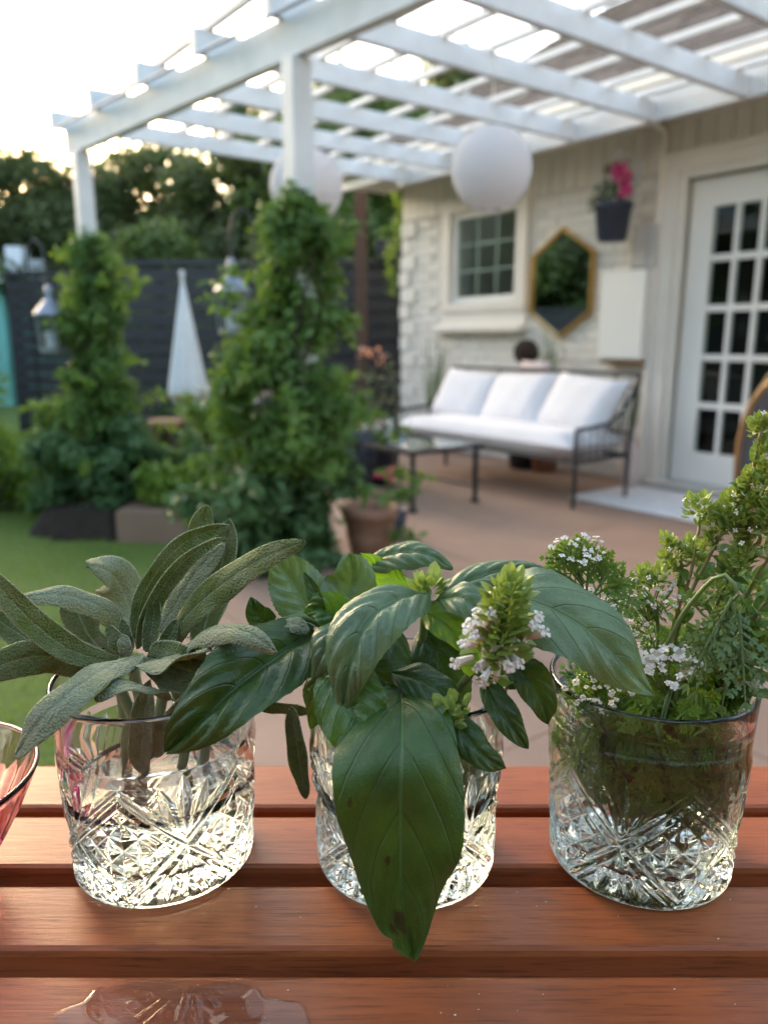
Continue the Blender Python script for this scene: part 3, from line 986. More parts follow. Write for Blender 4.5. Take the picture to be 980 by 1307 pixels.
def paper_lantern(loc, dia, label):
    t = thing('paper_lantern', label, 'lantern', loc, 0, 'round white paper lanterns under the pergola')
    r = dia / 2
    prof = []
    nr = 22
    for i in range(nr * 3 + 1):
        a = -math.pi / 2 + 0.28 + (math.pi - 0.56) * i / (nr * 3)
        rib = 1.0 if i % 3 == 0 else 0.988
        prof.append((r * math.cos(a) * rib, r * math.sin(a) * rib))
    mb = MB()
    n = 40
    vs = [(p[0] * math.cos(2 * math.pi * k / n), p[0] * math.sin(2 * math.pi * k / n), p[1]) for p in prof for k in range(n)]
    fs = [(i * n + k, i * n + (k + 1) % n, (i + 1) * n + (k + 1) % n, (i + 1) * n + k) for i in range(len(prof) - 1) for k in range(n)]
    mb.add(vs, fs)
    obj('shade', mb, M['paper_glow'], t, True)
    obj('wire_frame', MB().tube([(r * 0.27, 0, r * 0.96), (0, 0, r * 1.02), (-r * 0.27, 0, r * 0.96)], 0.002, 5).tube([(r * 0.27, 0, -r * 0.96), (0, 0, -r * 0.9), (-r * 0.27, 0, -r * 0.96)], 0.002, 5).tube([(0, 0, -r * 0.9), (0, 0, r * 1.02)], 0.0015, 5), M['iron'], t)
    obj('cord', MB().tube([(0, 0, r), (0, 0, 2.25 - loc[2])], 0.002, 5), M['white_paint'], t)
    return t


m_, nt_, b_ = new_mat('translucent_paper')
b_.inputs['Base Color'].default_value = (0.78, 0.77, 0.8, 1)
b_.inputs['Roughness'].default_value = 0.85
tr_ = nt_.nodes.new('ShaderNodeBsdfTranslucent')
tr_.inputs['Color'].default_value = (0.74, 0.73, 0.77, 1)
mx_ = nt_.nodes.new('ShaderNodeMixShader')
mx_.inputs[0].default_value = 0.4
nt_.links.new(b_.outputs[0], mx_.inputs[1])
nt_.links.new(tr_.outputs[0], mx_.inputs[2])
nt_.links.new(mx_.outputs[0], nt_.nodes['Material Output'].inputs['Surface'])
M['paper_glow'] = m_
lc = P(627, 216, 3.2)
paper_lantern(lc, 0.31, 'large round white paper lantern hanging in front of the window')
lc2 = P(391, 238, 3.95)
paper_lantern(lc2, 0.35, 'round white paper lantern half hidden by the ivy covered pergola post')

# ------------------------------------------------------------------ sofa
sofa = on_house('metal_sofa', 'black wrought metal garden sofa along the house wall', 'sofa', -0.8, -0.86, 0)
L2 = 0.86
fr = MB()
for sx in (-1, 1):
    x = sx * L2
    obj('leg', MB().tube([(x, -0.27, 0), (x, -0.27, 0.47)], 0.014), M['iron'], sofa)
    obj('leg', MB().tube([(x, 0.23, 0), (x, 0.24, 0.4), (x, 0.3, 0.78)], 0.014), M['iron'], sofa)
    am = MB().tube([(x, -0.27, 0.47), (x, -0.15, 0.475), (x, 0.03, 0.49), (x, 0.16, 0.56), (x, 0.24, 0.66), (x, 0.285, 0.74)], 0.013)
    for k in range(7):
        y = -0.21 + k * 0.065
        top = 0.475 if y < 0.0 else 0.49 + max(0, y - 0.05) ** 1.5 * 1.1
        am.tube([(x, y, 0.28), (x, y, top)], 0.006, 6)
    obj('armrest', am, M['iron'], sofa)
sf = MB()
for y in (-0.27, 0.23):
    sf.tube([(-L2, y, 0.28), (L2, y, 0.28)], 0.014)
for x in (-L2, L2):
    sf.tube([(x, -0.27, 0.28), (x, 0.23, 0.28)], 0.014)
for k in range(1, 12):
    x = -L2 + 2 * L2 * k / 12
    sf.tube([(x, -0.27, 0.285), (x, 0.23, 0.285)], 0.006, 6)
obj('seat_frame', sf, M['iron'], sofa)
bk_ = MB().tube([(-L2, 0.3, 0.78), (L2, 0.3, 0.78)], 0.013).tube([(-L2, 0.285, 0.7), (L2, 0.285, 0.7)], 0.008).tube([(-L2, 0.24, 0.42), (L2, 0.24, 0.42)], 0.01)
for k in range(1, 22):
    x = -L2 + 2 * L2 * k / 22
    bk_.tube([(x, 0.24, 0.42), (x, 0.285, 0.7)], 0.005, 6)
for k in range(5):
    x = -L2 + 2 * L2 * (k + 0.5) / 5
    bk_.tube([(x, 0.285, 0.7), (x, 0.3, 0.78)], 0.006, 6)
obj('backrest', bk_, M['iron'], sofa)
obj('leg', MB().tube([(0, -0.27, 0), (0, -0.27, 0.28)], 0.013), M['iron'], sofa)


def cushion(w, d, h, n=18, puff=0.5):
    """pillow: thin at the seams, full in the middle, corners drawn out"""
    mb = MB()
    vs = []
    for sgn in (1, -1):
        for i in range(n + 1):
            for j in range(n + 1):
                a, b = -1 + 2 * i / n, -1 + 2 * j / n
                e = max(0, (1 - a ** 4) * (1 - b ** 4)) ** puff
                pin = 1 - 0.07 * (1 - abs(a) ** 2) * abs(b) ** 3 - 0.07 * (1 - abs(b) ** 2) * abs(a) ** 3
                wr = 0.012 * math.sin(7 * a + 3 * b) * math.sin(5 * b - 2 * a)
                vs.append((a * w / 2 * pin, b * d / 2 * pin, sgn * (h / 2) * e * (1 + wr * 4)))
    m = (n + 1) ** 2
    fs = []
    for i in range(n):
        for j in range(n):
            q = (i * (n + 1) + j, (i + 1) * (n + 1) + j, (i + 1) * (n + 1) + j + 1, i * (n + 1) + j + 1)
            fs.append(q)
            fs.append(tuple(m + k for k in reversed(q)))
    return mb.add(vs, fs)


sc_ = on_house('seat_cushion', 'long white seat cushion lying on the metal sofa', 'cushion', -0.8, -0.885, 0.362)
obj('cover', cushion(1.68, 0.56, 0.17, 18, 0.22), M['cushion'], sc_, True)
obj('piping', MB().tube([(-0.81, -0.25, 0), (0.81, -0.25, 0), (0.81, 0.25, 0), (-0.81, 0.25, 0), (-0.81, -0.25, 0)], 0.006, 6), M['cushion'], sc_)
for k, (s, lab, rzz) in enumerate(((-1.36, 'white throw pillow at the sofa end under the window', 0.05), (-0.83, 'white throw pillow in the middle of the sofa', -0.06), (-0.28, 'white throw pillow at the sofa end beside the door', -0.03))):
    o = obj('pillow', cushion(0.58, 0.43, 0.18, 18, 0.5), M['cushion'], None, True)
    o.matrix_world = Matrix.Translation(HL(s, -0.70, 0.57)) @ Matrix.Rotation(HROT + rzz, 4, 'Z') @ Matrix.Rotation(R(60), 4, 'X') @ Matrix.Rotation(R((-4, 3, -5)[k]), 4, 'Z')
    tag(o, lab, 'pillow', 'white pillows on the sofa')
pk = obj('blush_pillow', cushion(0.28, 0.2, 0.1), M['pinkish_cloth'], None, True)
pk.matrix_world = Matrix.Translation(HL(-0.86, -0.50, 0.745)) @ Matrix.Rotation(HROT, 4, 'Z') @ Matrix.Rotation(R(82), 4, 'X')
tag(pk, 'small blush pink pillow peeking over the sofa back', 'pillow')

# plants behind the sofa
tp = on_house('twig_ball_topiary', 'dark brown twig ball on a stand behind the sofa', 'topiary', -1.19, -0.24, 0)
obj('pot', MB().lathe([(0.1, 0), (0.13, 0.28), (0.14, 0.3), (0.12, 0.3), (0.11, 0.27)], 20), M['navy'], tp, True)
obj('stem', MB().tube([(0, 0, 0.2), (0.01, 0, 0.6), (0, 0, 0.84)], 0.014), M['bark'], tp)
bmb = MB()
for k in range(120):
    a, b = random.uniform(0, 6.28), random.uniform(-1, 1)
    ax = Vector((math.cos(a) * math.sqrt(1 - b * b), math.sin(a) * math.sqrt(1 - b * b), b))
    x = ax.orthogonal().normalized()
    y = ax.cross(x)
    r = random.uniform(0.075, 0.098)
    st = random.uniform(0, 6)
    bmb.tube([Vector((0, 0, 0.9)) + (x * math.cos(st + t) + y * math.sin(st + t)) * r + ax * random.uniform(-0.02, 0.02) for t in np.linspace(0, 2.0, 7)], 0.006, 4)
bmb.ball((0, 0, 0.9), 0.082)
obj('twig_ball', bmb, M['dry_ball'], tp)
for (s, hh, lab) in ((-2.3, 0.95, 'spiky grey green grass plant behind the sofa under the window'), (-0.98, 1.02, 'wispy olive sprays in a pot right of the twig ball')):
    pt = on_house('potted_plant', lab, 'plant', s, -0.22, 0)
    obj('pot', MB().lathe([(0.09, 0), (0.12, 0.24), (0.13, 0.26), (0.11, 0.26), (0.1, 0.23)], 20), M['terracotta'], pt, True)
    blm = MB()
    for k in range(26):
        a, sp = random.uniform(0, 6.28), random.uniform(0.03, 0.2)
        z1 = hh * random.uniform(0.75, 1.08)
        blm.tube([(0.03 * math.cos(a), 0.03 * math.sin(a), 0.2), (sp * 0.5 * math.cos(a), sp * 0.35 * math.sin(a), z1 * 0.65), (sp * math.cos(a), sp * 0.5 * math.sin(a), z1)], [0.006, 0.005, 0.0015], 5)
    obj('stems', blm, M['stem'], pt)
    foliage('foliage', [((0.04, 0, hh * 0.9), (0.14, 0.08, 0.12))], 1600, 0.05, M['olive'], pt, 0.3)
# ------------------------------------------------------------------ coffee table
ct = on_house('coffee_table', 'low black metal coffee table with glass top before the sofa', 'coffee table', -0.86, -1.72, 0)
for sx in (-1, 1):
    for sy in (-1, 1):
        obj('leg', MB().tube([(sx * 0.43, sy * 0.25, 0), (sx * 0.43, sy * 0.25, 0.345)], 0.016).box((sx * 0.43 - 0.02, sy * 0.25 - 0.02, 0), (sx * 0.43 + 0.02, sy * 0.25 + 0.02, 0.02)), M['iron'], ct)
obj('top_frame', MB().bar((-0.46, -0.27, 0.355), (0.46, -0.27, 0.355), 0.035, 0.025).bar((-0.46, 0.27, 0.355), (0.46, 0.27, 0.355), 0.035, 0.025)
    .bar((-0.45, -0.25, 0.356), (-0.45, 0.25, 0.356), 0.035, 0.025).bar((0.45, -0.25, 0.356), (0.45, 0.25, 0.356), 0.035, 0.025), M['iron'], ct)
obj('stretcher', MB().tube([(-0.43, -0.25, 0.1), (0.43, -0.25, 0.1)], 0.008).tube([(-0.43, 0.25, 0.1), (0.43, 0.25, 0.1)], 0.008), M['iron'], ct)
obj('glass_top', MB().box((-0.43, -0.25, 0.36), (0.43, 0.25, 0.366)), M['pane'], ct)
for (s, d, r, h, lab) in ((-0.78, -1.84, 0.028, 0.07, 'small glass votive near the corner of the coffee table'), (-0.62, -1.9, 0.022, 0.05, 'tiny glass votive at the coffee table edge'), (-1.0, -1.7, 0.04, 0.12, 'clear glass jar on the coffee table')):
    v = on_house('glass_votive', lab, 'votive', s, d, 0.3665)
    obj('cup', MB().lathe([(r * 0.8, 0), (r, h * 0.3), (r, h), (r * 0.9, h), (r * 0.86, 0.012)], 20), M['lantern_glass'], v, True)
    obj('candle', MB().lathe([(r * 0.7, 0.013), (r * 0.72, h * 0.5)], 16), M['cushion'], v, True)
wb = on_house('white_bowl', 'white bowl of pale flowers on the coffee table', 'bowl', -1.2, -1.74, 0.3665)
obj('bowl', MB().lathe([(0.05, 0), (0.09, 0.04), (0.1, 0.08), (0.09, 0.08), (0.045, 0.012)], 24), M['cushion'], wb, True)
foliage('petals', [((0, 0, 0.1), (0.09, 0.09, 0.05))], 9000, 0.04, M['petal_soft'], wb, 0.8)

# terracotta pot with pink flowers, on the patio by the ivy post
pt = thing('terracotta_pot', 'large terracotta pot with dark soil beside the ivy covered post', 'pot', (-0.065, 3.5, 0.0))
obj('vessel', MB().lathe([(0.085, 0), (0.11, 0.1), (0.118, 0.19), (0.13, 0.195), (0.132, 0.235), (0.12, 0.24), (0.106, 0.225), (0.104, 0.18)], 32), M['terracotta'], pt, True)
obj('soil', MB().lathe([(0.105, 0.185), (0.07, 0.196), (0.02, 0.2)], 24), M['soil'], pt, True)
fp = thing('pink_flower_plant', 'bright pink flower on a thin stalk rising behind the terracotta pot', 'flower', (0.04, 3.85, 0))
obj('pot', MB().lathe([(0.06, 0), (0.08, 0.15), (0.07, 0.15), (0.06, 0.1)], 20), M['navy'], fp, True)
obj('stem', MB().tube([(0, 0, 0.1), (0.0, 0, 0.2), (0.01, 0, 0.3)], 0.004, 6), M['stem'], fp)
foliage('flowers', [((0.0, 0, 0.33), (0.06, 0.05, 0.02)), ((0.02, 0, 0.355), (0.028, 0.025, 0.02)), ((-0.04, 0, 0.33), (0.035, 0.035, 0.018))], 14000, 0.035, M['petal_pink'], fp, 0.8)

# potted olive shrub at the house corner
sp_ = thing('potted_shrub', 'loose grey green potted shrub with soft pink blooms at the house corner', 'shrub', (-0.08, 5.4, 0))
obj('pot', MB().lathe([(0.14, 0), (0.18, 0.3), (0.19, 0.34), (0.17, 0.34), (0.15, 0.3)], 24), M['navy'], sp_, True)
foliage('foliage', [((0.02, 0, 0.66), (0.2, 0.2, 0.16)), ((0.1, 0, 0.52), 0.15), ((-0.1, 0, 0.56), 0.15), ((0.08, -0.05, 0.78), 0.11)], 1700, 0.06, M['olive'], sp_, 0.3)
foliage('flowers', [((-0.02, 0, 0.9), (0.1, 0.08, 0.04)), ((0.08, 0, 0.86), 0.05)], 3500, 0.04, M['petal_soft'], sp_, 0.8)
obj('stems', MB().tube([(0, 0, 0.3), (0.03, 0, 0.6), (0.06, 0, 0.85)], 0.01).tube([(0, 0, 0.3), (-0.06, 0, 0.6), (-0.05, 0, 0.9)], 0.01), M['bark'], sp_)
tc = thing('dark_planter', 'dark round planter of white flowers near the ivy post', 'planter', (-0.2, 5.0, 0))
obj('pot', MB().lathe([(0.1, 0), (0.15, 0.2), (0.16, 0.42), (0.14, 0.42), (0.13, 0.36)], 24), M['navy'], tc, True)
foliage('flowers', [((0.08, 0, 0.44), (0.13, 0.1, 0.06))], 3500, 0.05, M['petal_white'], tc, 0.7)
foliage('foliage', [((0.05, 0, 0.42), (0.16, 0.14, 0.08))], 2500, 0.06, M['olive'], tc, 0.4)

# door mat
dm = on_house('door_mat', 'pale rectangular mat lying before the french doors', 'mat', 0.4, -0.56, 0.003)
obj('cloth', MB().box((-0.55, -0.34, 0), (0.8, 0.34, 0.012), 0.004), M['mat_cloth'], dm)
obj('hem', MB().box((-0.56, -0.345, 0.002), (-0.53, 0.345, 0.016), 0.003), M['mat_cloth'], dm)

# small white bag / vase by the downspout
vb = on_house('blush_vase', 'tall blush vase standing between the sofa and the doors', 'vase', -0.16, -0.3, 0)
obj('vessel', MB().lathe([(0.05, 0), (0.075, 0.1), (0.06, 0.24), (0.035, 0.31), (0.045, 0.33), (0.035, 0.33), (0.03, 0.3)], 24), M['pinkish_cloth'], vb, True)
obj('dried_grass', MB().tube([(0, 0, 0.28), (0.02, 0.02, 0.5), (0.05, 0, 0.66)], [0.004, 0.01, 0.003], 6).tube([(0, 0, 0.28), (-0.02, 0, 0.5), (-0.04, 0.02, 0.6)], [0.004, 0.01, 0.003], 6), M['stem_pale'], vb)


# rattan chairs at the right
def rattan_chair(loc, rz, label):
    t = thing('rattan_chair', label, 'chair', loc, rz, 'rattan bistro chairs at the right')
    def arc(r, z0, z1, y0, y1, n=15):
        return [(r * math.cos(a), y0 + (y1 - y0) * math.sin(a), z0 + (z1 - z0) * math.sin(a)) for a in np.linspace(0, math.pi, n)]
    obj('back_frame', MB().tube(arc(0.23, 0.43, 0.86, 0.2, 0.29), 0.017, 10), M['rattan'], t, True)
    bw = MB()
    nb = 13
    for i in range(nb):
        for j in range(9):
            pass
    vs, fs = [], []
    pts = arc(0.22, 0.45, 0.845, 0.2, 0.287, 19)
    for p in pts:
        vs.append(p)
    base = [(-x if False else x, 0.2, 0.46) for x, y, z in pts]
    for p in base:
        vs.append(p)
    n_ = len(pts)
    bw.add(vs, [(i, i + 1, n_ + i + 1, n_ + i) for i in range(n_ - 1)])
    bo = obj('back_weave', bw, M['weave'], t)
    md = bo.modifiers.new('thick', 'SOLIDIFY')
    md.thickness = 0.012
    for sx in (-1, 1):
        arm = MB().tube([(sx * 0.22, 0.22, 0.62), (sx * 0.27, 0.08, 0.66), (sx * 0.28, -0.1, 0.64), (sx * 0.25, -0.2, 0.55), (sx * 0.23, -0.2, 0.42)], 0.015, 10)
        obj('armrest', arm, M['rattan'], t, True)
    obj('seat', MB().lathe([(0.2, 0.405), (0.235, 0.415), (0.235, 0.44), (0.21, 0.45)], 28), M['weave'], t)
    obj('seat_rim', MB().tube([(0.24 * math.cos(a), 0.24 * math.sin(a), 0.425) for a in np.linspace(0, 6.283, 33)], 0.016, 8), M['rattan'], t, True)
    for sx, sy in ((-1, -1), (1, -1), (-1, 1), (1, 1)):
        lg = obj('leg', MB().tube([(sx * 0.17, sy * 0.17, 0.42), (sx * 0.2, sy * 0.2, 0.2), (sx * 0.215, sy * 0.215, 0.02)], 0.015, 10), M['rattan'], t, True)
        obj('foot_cap', MB().tube([(sx * 0.213, sy * 0.213, 0.045), (sx * 0.216, sy * 0.216, 0.0)], 0.018, 10), M['cushion'], lg)
    obj('stretcher', MB().tube([(0.19 * math.cos(a), 0.19 * math.sin(a), 0.22) for a in np.linspace(0, 6.283, 25)], 0.009, 8), M['rattan'], t, True)
    return t


rattan_chair((1.66, 2.85, 0), R(118), 'rattan chair with dark woven back, the nearer beside the herbs')
rattan_chair((2.0, 3.45, 0), R(105), 'rattan chair with dark woven back, nearer to the french doors')

# ------------------------------------------------------------------ climbing plants on the posts
def vine(base, top_z, prof, label, lime, lean=(0, 0)):
    t = thing('climbing_vine', label, 'vine', (base[0], base[1], LAWN_Z), 0, 'vines climbing the pergola posts')
    blobs, low = [], []
    H = top_z - LAWN_Z
    nb = int(H * 100)
    for i in range(nb):
        f = (i + random.random()) / nb
        z = f * H
        w = np.interp(f, [p[0] for p in prof], [p[1] for p in prof])
        a = random.uniform(0, 6.283)
        rr = w * random.uniform(0.15, 1.0)
        r = random.uniform(0.075, 0.14) * (0.7 + w)
        c = (rr * math.cos(a) + lean[0] * (1 - f), rr * math.sin(a) * 0.75 + lean[1] * (1 - f), max(0.1, z))
        (low if f < 0.36 else blobs).append((c, (r, r, r * 0.9)))
    foliage('foliage', blobs, 12500, 0.05, M['vine'], t, 0.5, shell=0.2)
    foliage('lower_foliage', low, 10500, 0.064, M['vine_low'], t, 0.5, shell=0.2)  # bluish and darker, the shade near the ground put into the leaf colour
    st = MB()
    for k in range(5):
        a0 = random.uniform(0, 6.28)
        st.tube([(0.11 * math.cos(a0 + f * 4), 0.11 * math.sin(a0 + f * 4), f * H * 0.97) for f in np.linspace(0, 1, 16)], [0.014 - 0.010 * f for f in np.linspace(0, 1, 16)], 6)
    obj('stem', st, M['bark'], t)
    pts = []
    for k in range(34):
        a = random.uniform(0, 6.28)
        f = random.uniform(0.15, 1.0)
        w = np.interp(f, [p[0] for p in prof], [p[1] for p in prof])
        c = Vector((w * math.cos(a), w * math.sin(a), f * H))
        q_ = random.uniform(0.08, 0.2)
        e = c + Vector((math.cos(a) * q_, math.sin(a) * q_, random.uniform(-0.08, 0.14)))
        obj('tendril', MB().tube([c * 0.9 + Vector((0, 0, 0.1 * c.z)), (c + e) / 2 + Vector((0, 0, 0.04)), e], [0.003, 0.003, 0.001], 5), M['stem'], t)
        pts += [c.lerp(e, q) for q in np.linspace(0.1, 1, 8)]
    C = np.array([tuple(p) for p in pts])
    V, F = leaf_cloud(np.repeat(C, 3, 0), RNG.normal(size=(len(C) * 3, 3)) + np.array([0, 0, 1.0]), 0.06, 0.5)
    np_obj('tendril_leaves', V, F, M['lime_shrub'] if lime else M['vine'], t, 'stuff')
    return t


q1, q2 = HL(-2.084, beam_d(-2.084), 0), HL(0.061, beam_d(0.061), 0)
vine((q1.x, q1.y), 1.6, [(0, 0.36), (0.26, 0.42), (0.42, 0.28), (0.6, 0.19), (0.85, 0.14), (1, 0.05)], 'leafy green vine climbing the far pergola post, beside the lawn', True, (-0.02, -0.1))
vine((q2.x, q2.y), 1.56, [(0, 0.33), (0.25, 0.4), (0.42, 0.32), (0.6, 0.24), (0.85, 0.18), (0.95, 0.14), (1, 0.06)], 'large leafy vine climbing the pergola post beside the terracotta pot', False, (-0.2, 0.0))


def shrub(loc, blobs, per, leaf, mat, label, group=None, asp=0.45, name='garden_shrub'):
    t = thing(name, label, 'shrub', loc, 0, group)
    foliage('foliage', blobs, per, leaf, mat, t, asp, shell=0.25)
    st = MB()
    for (c, r) in blobs[:6]:
        st.tube([(0, 0, -0.02), (c[0] * 0.4, c[1] * 0.4, c[2] * 0.6), c], [0.012, 0.008, 0.003], 5)
    obj('stem', st, M['bark'], t)
    return t


def blobset(n, rx, ry, h, r0, r1):
    return [((random.uniform(-rx, rx), random.uniform(-ry, ry), random.uniform(0.15, 1) * h), random.uniform(r0, r1)) for _ in range(n)]


shrub((-1.28, 4.72, 0), blobset(12, 0.2, 0.1, 0.24, 0.08, 0.14), 9600, 0.075, M['lime_shrub'], 'bright lime green low shrub between the two vines')
shrub((-2.75, 5.3, LAWN_Z), blobset(20, 0.5, 0.3, 0.55, 0.1, 0.2), 7680, 0.08, M['lime_shrub'], 'feathery light green shrub at the left of the far vine')
shrub((-3.35, 5.9, LAWN_Z), blobset(20, 0.4, 0.35, 1.35, 0.14, 0.24), 6080, 0.085, M['vine'], 'tall green shrub beside the black fence post', name='tall_shrub')
shrub((-3.6, 5.0, LAWN_Z), blobset(14, 0.4, 0.3, 0.5, 0.1, 0.2), 7040, 0.075, M['vine_low'], 'low bluish green shrub at the lawn edge')
shrub((-1.15, 5.0, 0), blobset(10, 0.3, 0.2, 0.42, 0.08, 0.15), 8320, 0.07, M['vine_low'], 'dark low shrub beside the large vine')
bx = shrub((-1.25, 6.6, 0), blobset(14, 0.45, 0.2, 0.52, 0.09, 0.15), 8320, 0.06, M['lime_shrub'], 'bed of white and lilac flowers behind the patio umbrella', name='flower_bed')
foliage('flowers', [((random.uniform(-0.45, 0.45), -0.05, random.uniform(0.45, 0.68)), 0.06) for _ in range(9)], 2600, 0.055, M['petal_white'], bx, 0.7)
shrub((-2.3, 6.6, LAWN_Z), blobset(14, 0.5, 0.3, 0.6, 0.1, 0.2), 5760, 0.08, M['hedge'], 'dark green shrub before the black fence')
shrub((-4.6, 7.4, LAWN_Z), blobset(20, 0.6, 0.4, 1.1, 0.16, 0.3), 4160, 0.1, M['hedge'], 'rounded dark shrub behind the fence post at the left', name='tall_shrub')

# ------------------------------------------------------------------ closed parasol and table
pu = P(237, 434, 7.0)
um = thing('patio_umbrella', 'closed white patio umbrella standing behind the vines', 'umbrella', (pu.x, 7.0, 0.0))
um.scale = (0.86, 0.86, 0.97)
mb = MB()
n = 48
zs = [(0.44, 0.155), (0.5, 0.19), (0.62, 0.178), (0.9, 0.128), (1.2, 0.075), (1.45, 0.03), (1.56, 0.008)]
vs, fs = [], []
for z, r in zs:
    for kk in range(n):
        a = 2 * math.pi * kk / n
        rr = r * (1 + 0.13 * math.cos(8 * a))
        vs.append((rr * math.cos(a), rr * math.sin(a), z + (0.03 * math.cos(8 * a) if z < 0.6 else 0)))
for i in range(len(zs) - 1):
    for kk in range(n):
        fs.append((i * n + kk, i * n + (kk + 1) % n, (i + 1) * n + (kk + 1) % n, (i + 1) * n + kk))
obj('canopy', mb.add(vs, fs), M['canvas'], um, True)
obj('strap', MB().lathe([(0.19, 0.49), (0.2, 0.5), (0.2, 0.53), (0.19, 0.54)], 32), M['rattan'], um)
obj('pole', MB().tube([(0, 0, 0.02), (0, 0, 1.6)], 0.02, 10).ball((0, 0, 1.6), 0.03), M['white_paint'], um)
obj('base', MB().lathe([(0.24, 0), (0.25, 0.04), (0.06, 0.08), (0.04, 0.2)], 28), M['cushion'], um, True)
obj('skirt', MB().lathe([(0.15, 0.3), (0.17, 0.34), (0.165, 0.44), (0.15, 0.47)], 24), M['canvas'], um, True)
bt = thing('bistro_table', 'round reddish wood folding table under the closed umbrella', 'table', (pu.x - 0.02, 6.5, 0))
obj('top', MB().lathe([(0.2, 0.3), (0.2, 0.335), (0.19, 0.34)], 28), M['bistro'], bt)
for sx in (-1, 1):
    for sy in (-1, 1):
        obj('leg', MB().bar((sx * 0.16, sy * 0.1, 0.3), (-sx * 0.06 if sy > 0 else sx * 0.06, sy * 0.12, 0.0), 0.035, 0.025), M['bistro'], bt)


# ------------------------------------------------------------------ hanging lanterns on shepherd hooks
def hook_lantern(px, py, Y, hookside, label, hook_label, size):
    c = P(px, py, Y)                     # middle of the lantern
    s = size
    t = thing('garden_lantern', label, 'lantern', (c.x, c.y, c.z - 0.16 * s), 0, 'glass lanterns on shepherd hooks')
    obj('base', MB().lathe([(0.05 * s, 0), (0.075 * s, 0.01 * s), (0.075 * s, 0.035 * s)], 6), M['zinc'], t)
    gl = MB().lathe([(0.068 * s, 0.036 * s), (0.085 * s, 0.2 * s), (0.083 * s, 0.2 * s), (0.066 * s, 0.036 * s)], 6, closed=True)
    obj('glass', gl, M['lantern_glass'], t)
    cg = MB()
    for k in range(6):
        a = k * math.pi / 3
        cg.tube([(0.07 * s * math.cos(a), 0.07 * s * math.sin(a), 0.03 * s), (0.088 * s * math.cos(a), 0.088 * s * math.sin(a), 0.205 * s)], 0.004 * s, 5)
    obj('cage', cg, M['zinc'], t)
    obj('roof', MB().lathe([(0.092 * s, 0.2 * s), (0.088 * s, 0.212 * s), (0.055 * s, 0.25 * s), (0.028 * s, 0.28 * s), (0.02 * s, 0.3 * s), (0.026 * s, 0.32 * s), (0.012 * s, 0.36 * s)], 12), M['zinc'], t, True)
    obj('candle', MB().lathe([(0.035 * s, 0.037 * s), (0.035 * s, 0.12 * s)], 16), M['cushion'], t)
    rg = MB().tube([(0.02 * s * math.cos(a), 0, 0.38 * s + 0.02 * s * math.sin(a)) for a in np.linspace(0, 6.283, 13)], 0.003 * s, 5)
    obj('ring', rg, M['iron'], t)
    zt = c.z + 0.24 * s
    k = hookside
    h = thing('shepherd_hook', hook_label, 'hook', (c.x + 0.13 * k, c.y + 0.03, LAWN_Z), 0, 'iron shepherd hooks in the garden')
    zz = zt - LAWN_Z
    obj('pole', MB().tube([(0, 0, -0.1), (0, 0, zz + 0.1), (-0.015 * k, 0, zz + 0.18), (-0.06 * k, -0.015, zz + 0.22), (-0.11 * k, -0.03, zz + 0.18), (-0.13 * k, -0.03, zz + 0.08), (-0.13 * k, -0.03, zz - 0.02), (-0.11 * k, -0.03, zz - 0.03)], 0.008, 8), M['iron'], h, True)
    obj('foot', MB().tube([(-0.08, 0, -0.05), (-0.08, 0, 0.03), (0.08, 0, 0.03), (0.08, 0, -0.05)], 0.006, 6), M['iron'], h)


hook_lantern(66, 413, 4.9, -1, 'six sided glass lantern hanging left of the far vine', 'black iron hook carrying the lantern left of the far vine', 1.15)
hook_lantern(297, 385, 4.6, 1, 'glass lantern hanging before the black fence between the vines', 'black curved iron hook between the two vines', 1.2)

# ------------------------------------------------------------------ black fence
def fence(a, b, top, label, npost):
    a, b = Vector((*a, 0)), Vector((*b, 0))
    t = thing('garden_fence', label, 'fence', (a.x, a.y, LAWN_Z), math.atan2(b.y - a.y, b.x - a.x), 'black garden fences')
    Lf = (b - a).length
    H = top - LAWN_Z
    for i in range(npost):
        x = Lf * i / (npost - 1)
        obj('post', MB().box((x - 0.05, 0.025, -0.2), (x + 0.05, 0.12, H + 0.02)), M['black_fence'], t)
    nb = 12
    for j in range(nb):
        z0 = 0.06 + (H - 0.12) * j / nb
        jit = random.uniform(-0.006, 0.006)
        obj('slat', MB().box((0.0, jit, z0), (Lf, jit + 0.02, z0 + (H - 0.12) / nb - 0.018)), M['black_fence'], t)
    obj('cap_rail', MB().box((-0.02, -0.03, H - 0.05), (Lf + 0.02, 0.13, H + 0.01)), M['black_fence'], t)


fence((-3.45, 9.0), (0.2, 9.0), 1.85, 'long black slatted fence behind the umbrella', 5)
fence((-4.3, 9.2), (-3.5, 9.0), 1.74, 'short black fence section beside the tall shrub at the left', 2)
fence((-8.5, 1.0), (-8.5, 8.6), 1.6, 'black slatted fence along the far side of the lawn', 7)

# neighbour roof with white chimneys beyond the fence
nb_ = thing('neighbour_house', 'pale roofed house with white chimneys beyond the fence', 'house', (-8.25, 14.5, LAWN_Z))
obj('wall', MB().box((-3, 0, -0.1), (1.35, 3, 2.2)), M['teal'], nb_)
rf_ = obj('roof', MB().add([(-3.2, -0.3, 2.2), (1.55, -0.3, 2.2), (1.55, 1.5, 2.75), (-3.2, 1.5, 2.75), (1.55, 3.3, 2.2), (-3.2, 3.3, 2.2)], [(0, 1, 2, 3), (3, 2, 4, 5), (0, 3, 5), (1, 4, 2), (0, 5, 4, 1)]), M['stone_white'], nb_)
obj('chimney', MB().box((0.3, 0.4, 2.3), (0.75, 0.85, 3.05)), M['stone_white'], rf_)
obj('chimney', MB().box((1.2, 0.6, 2.25), (1.5, 0.95, 2.9)), M['stone_white'], rf_)

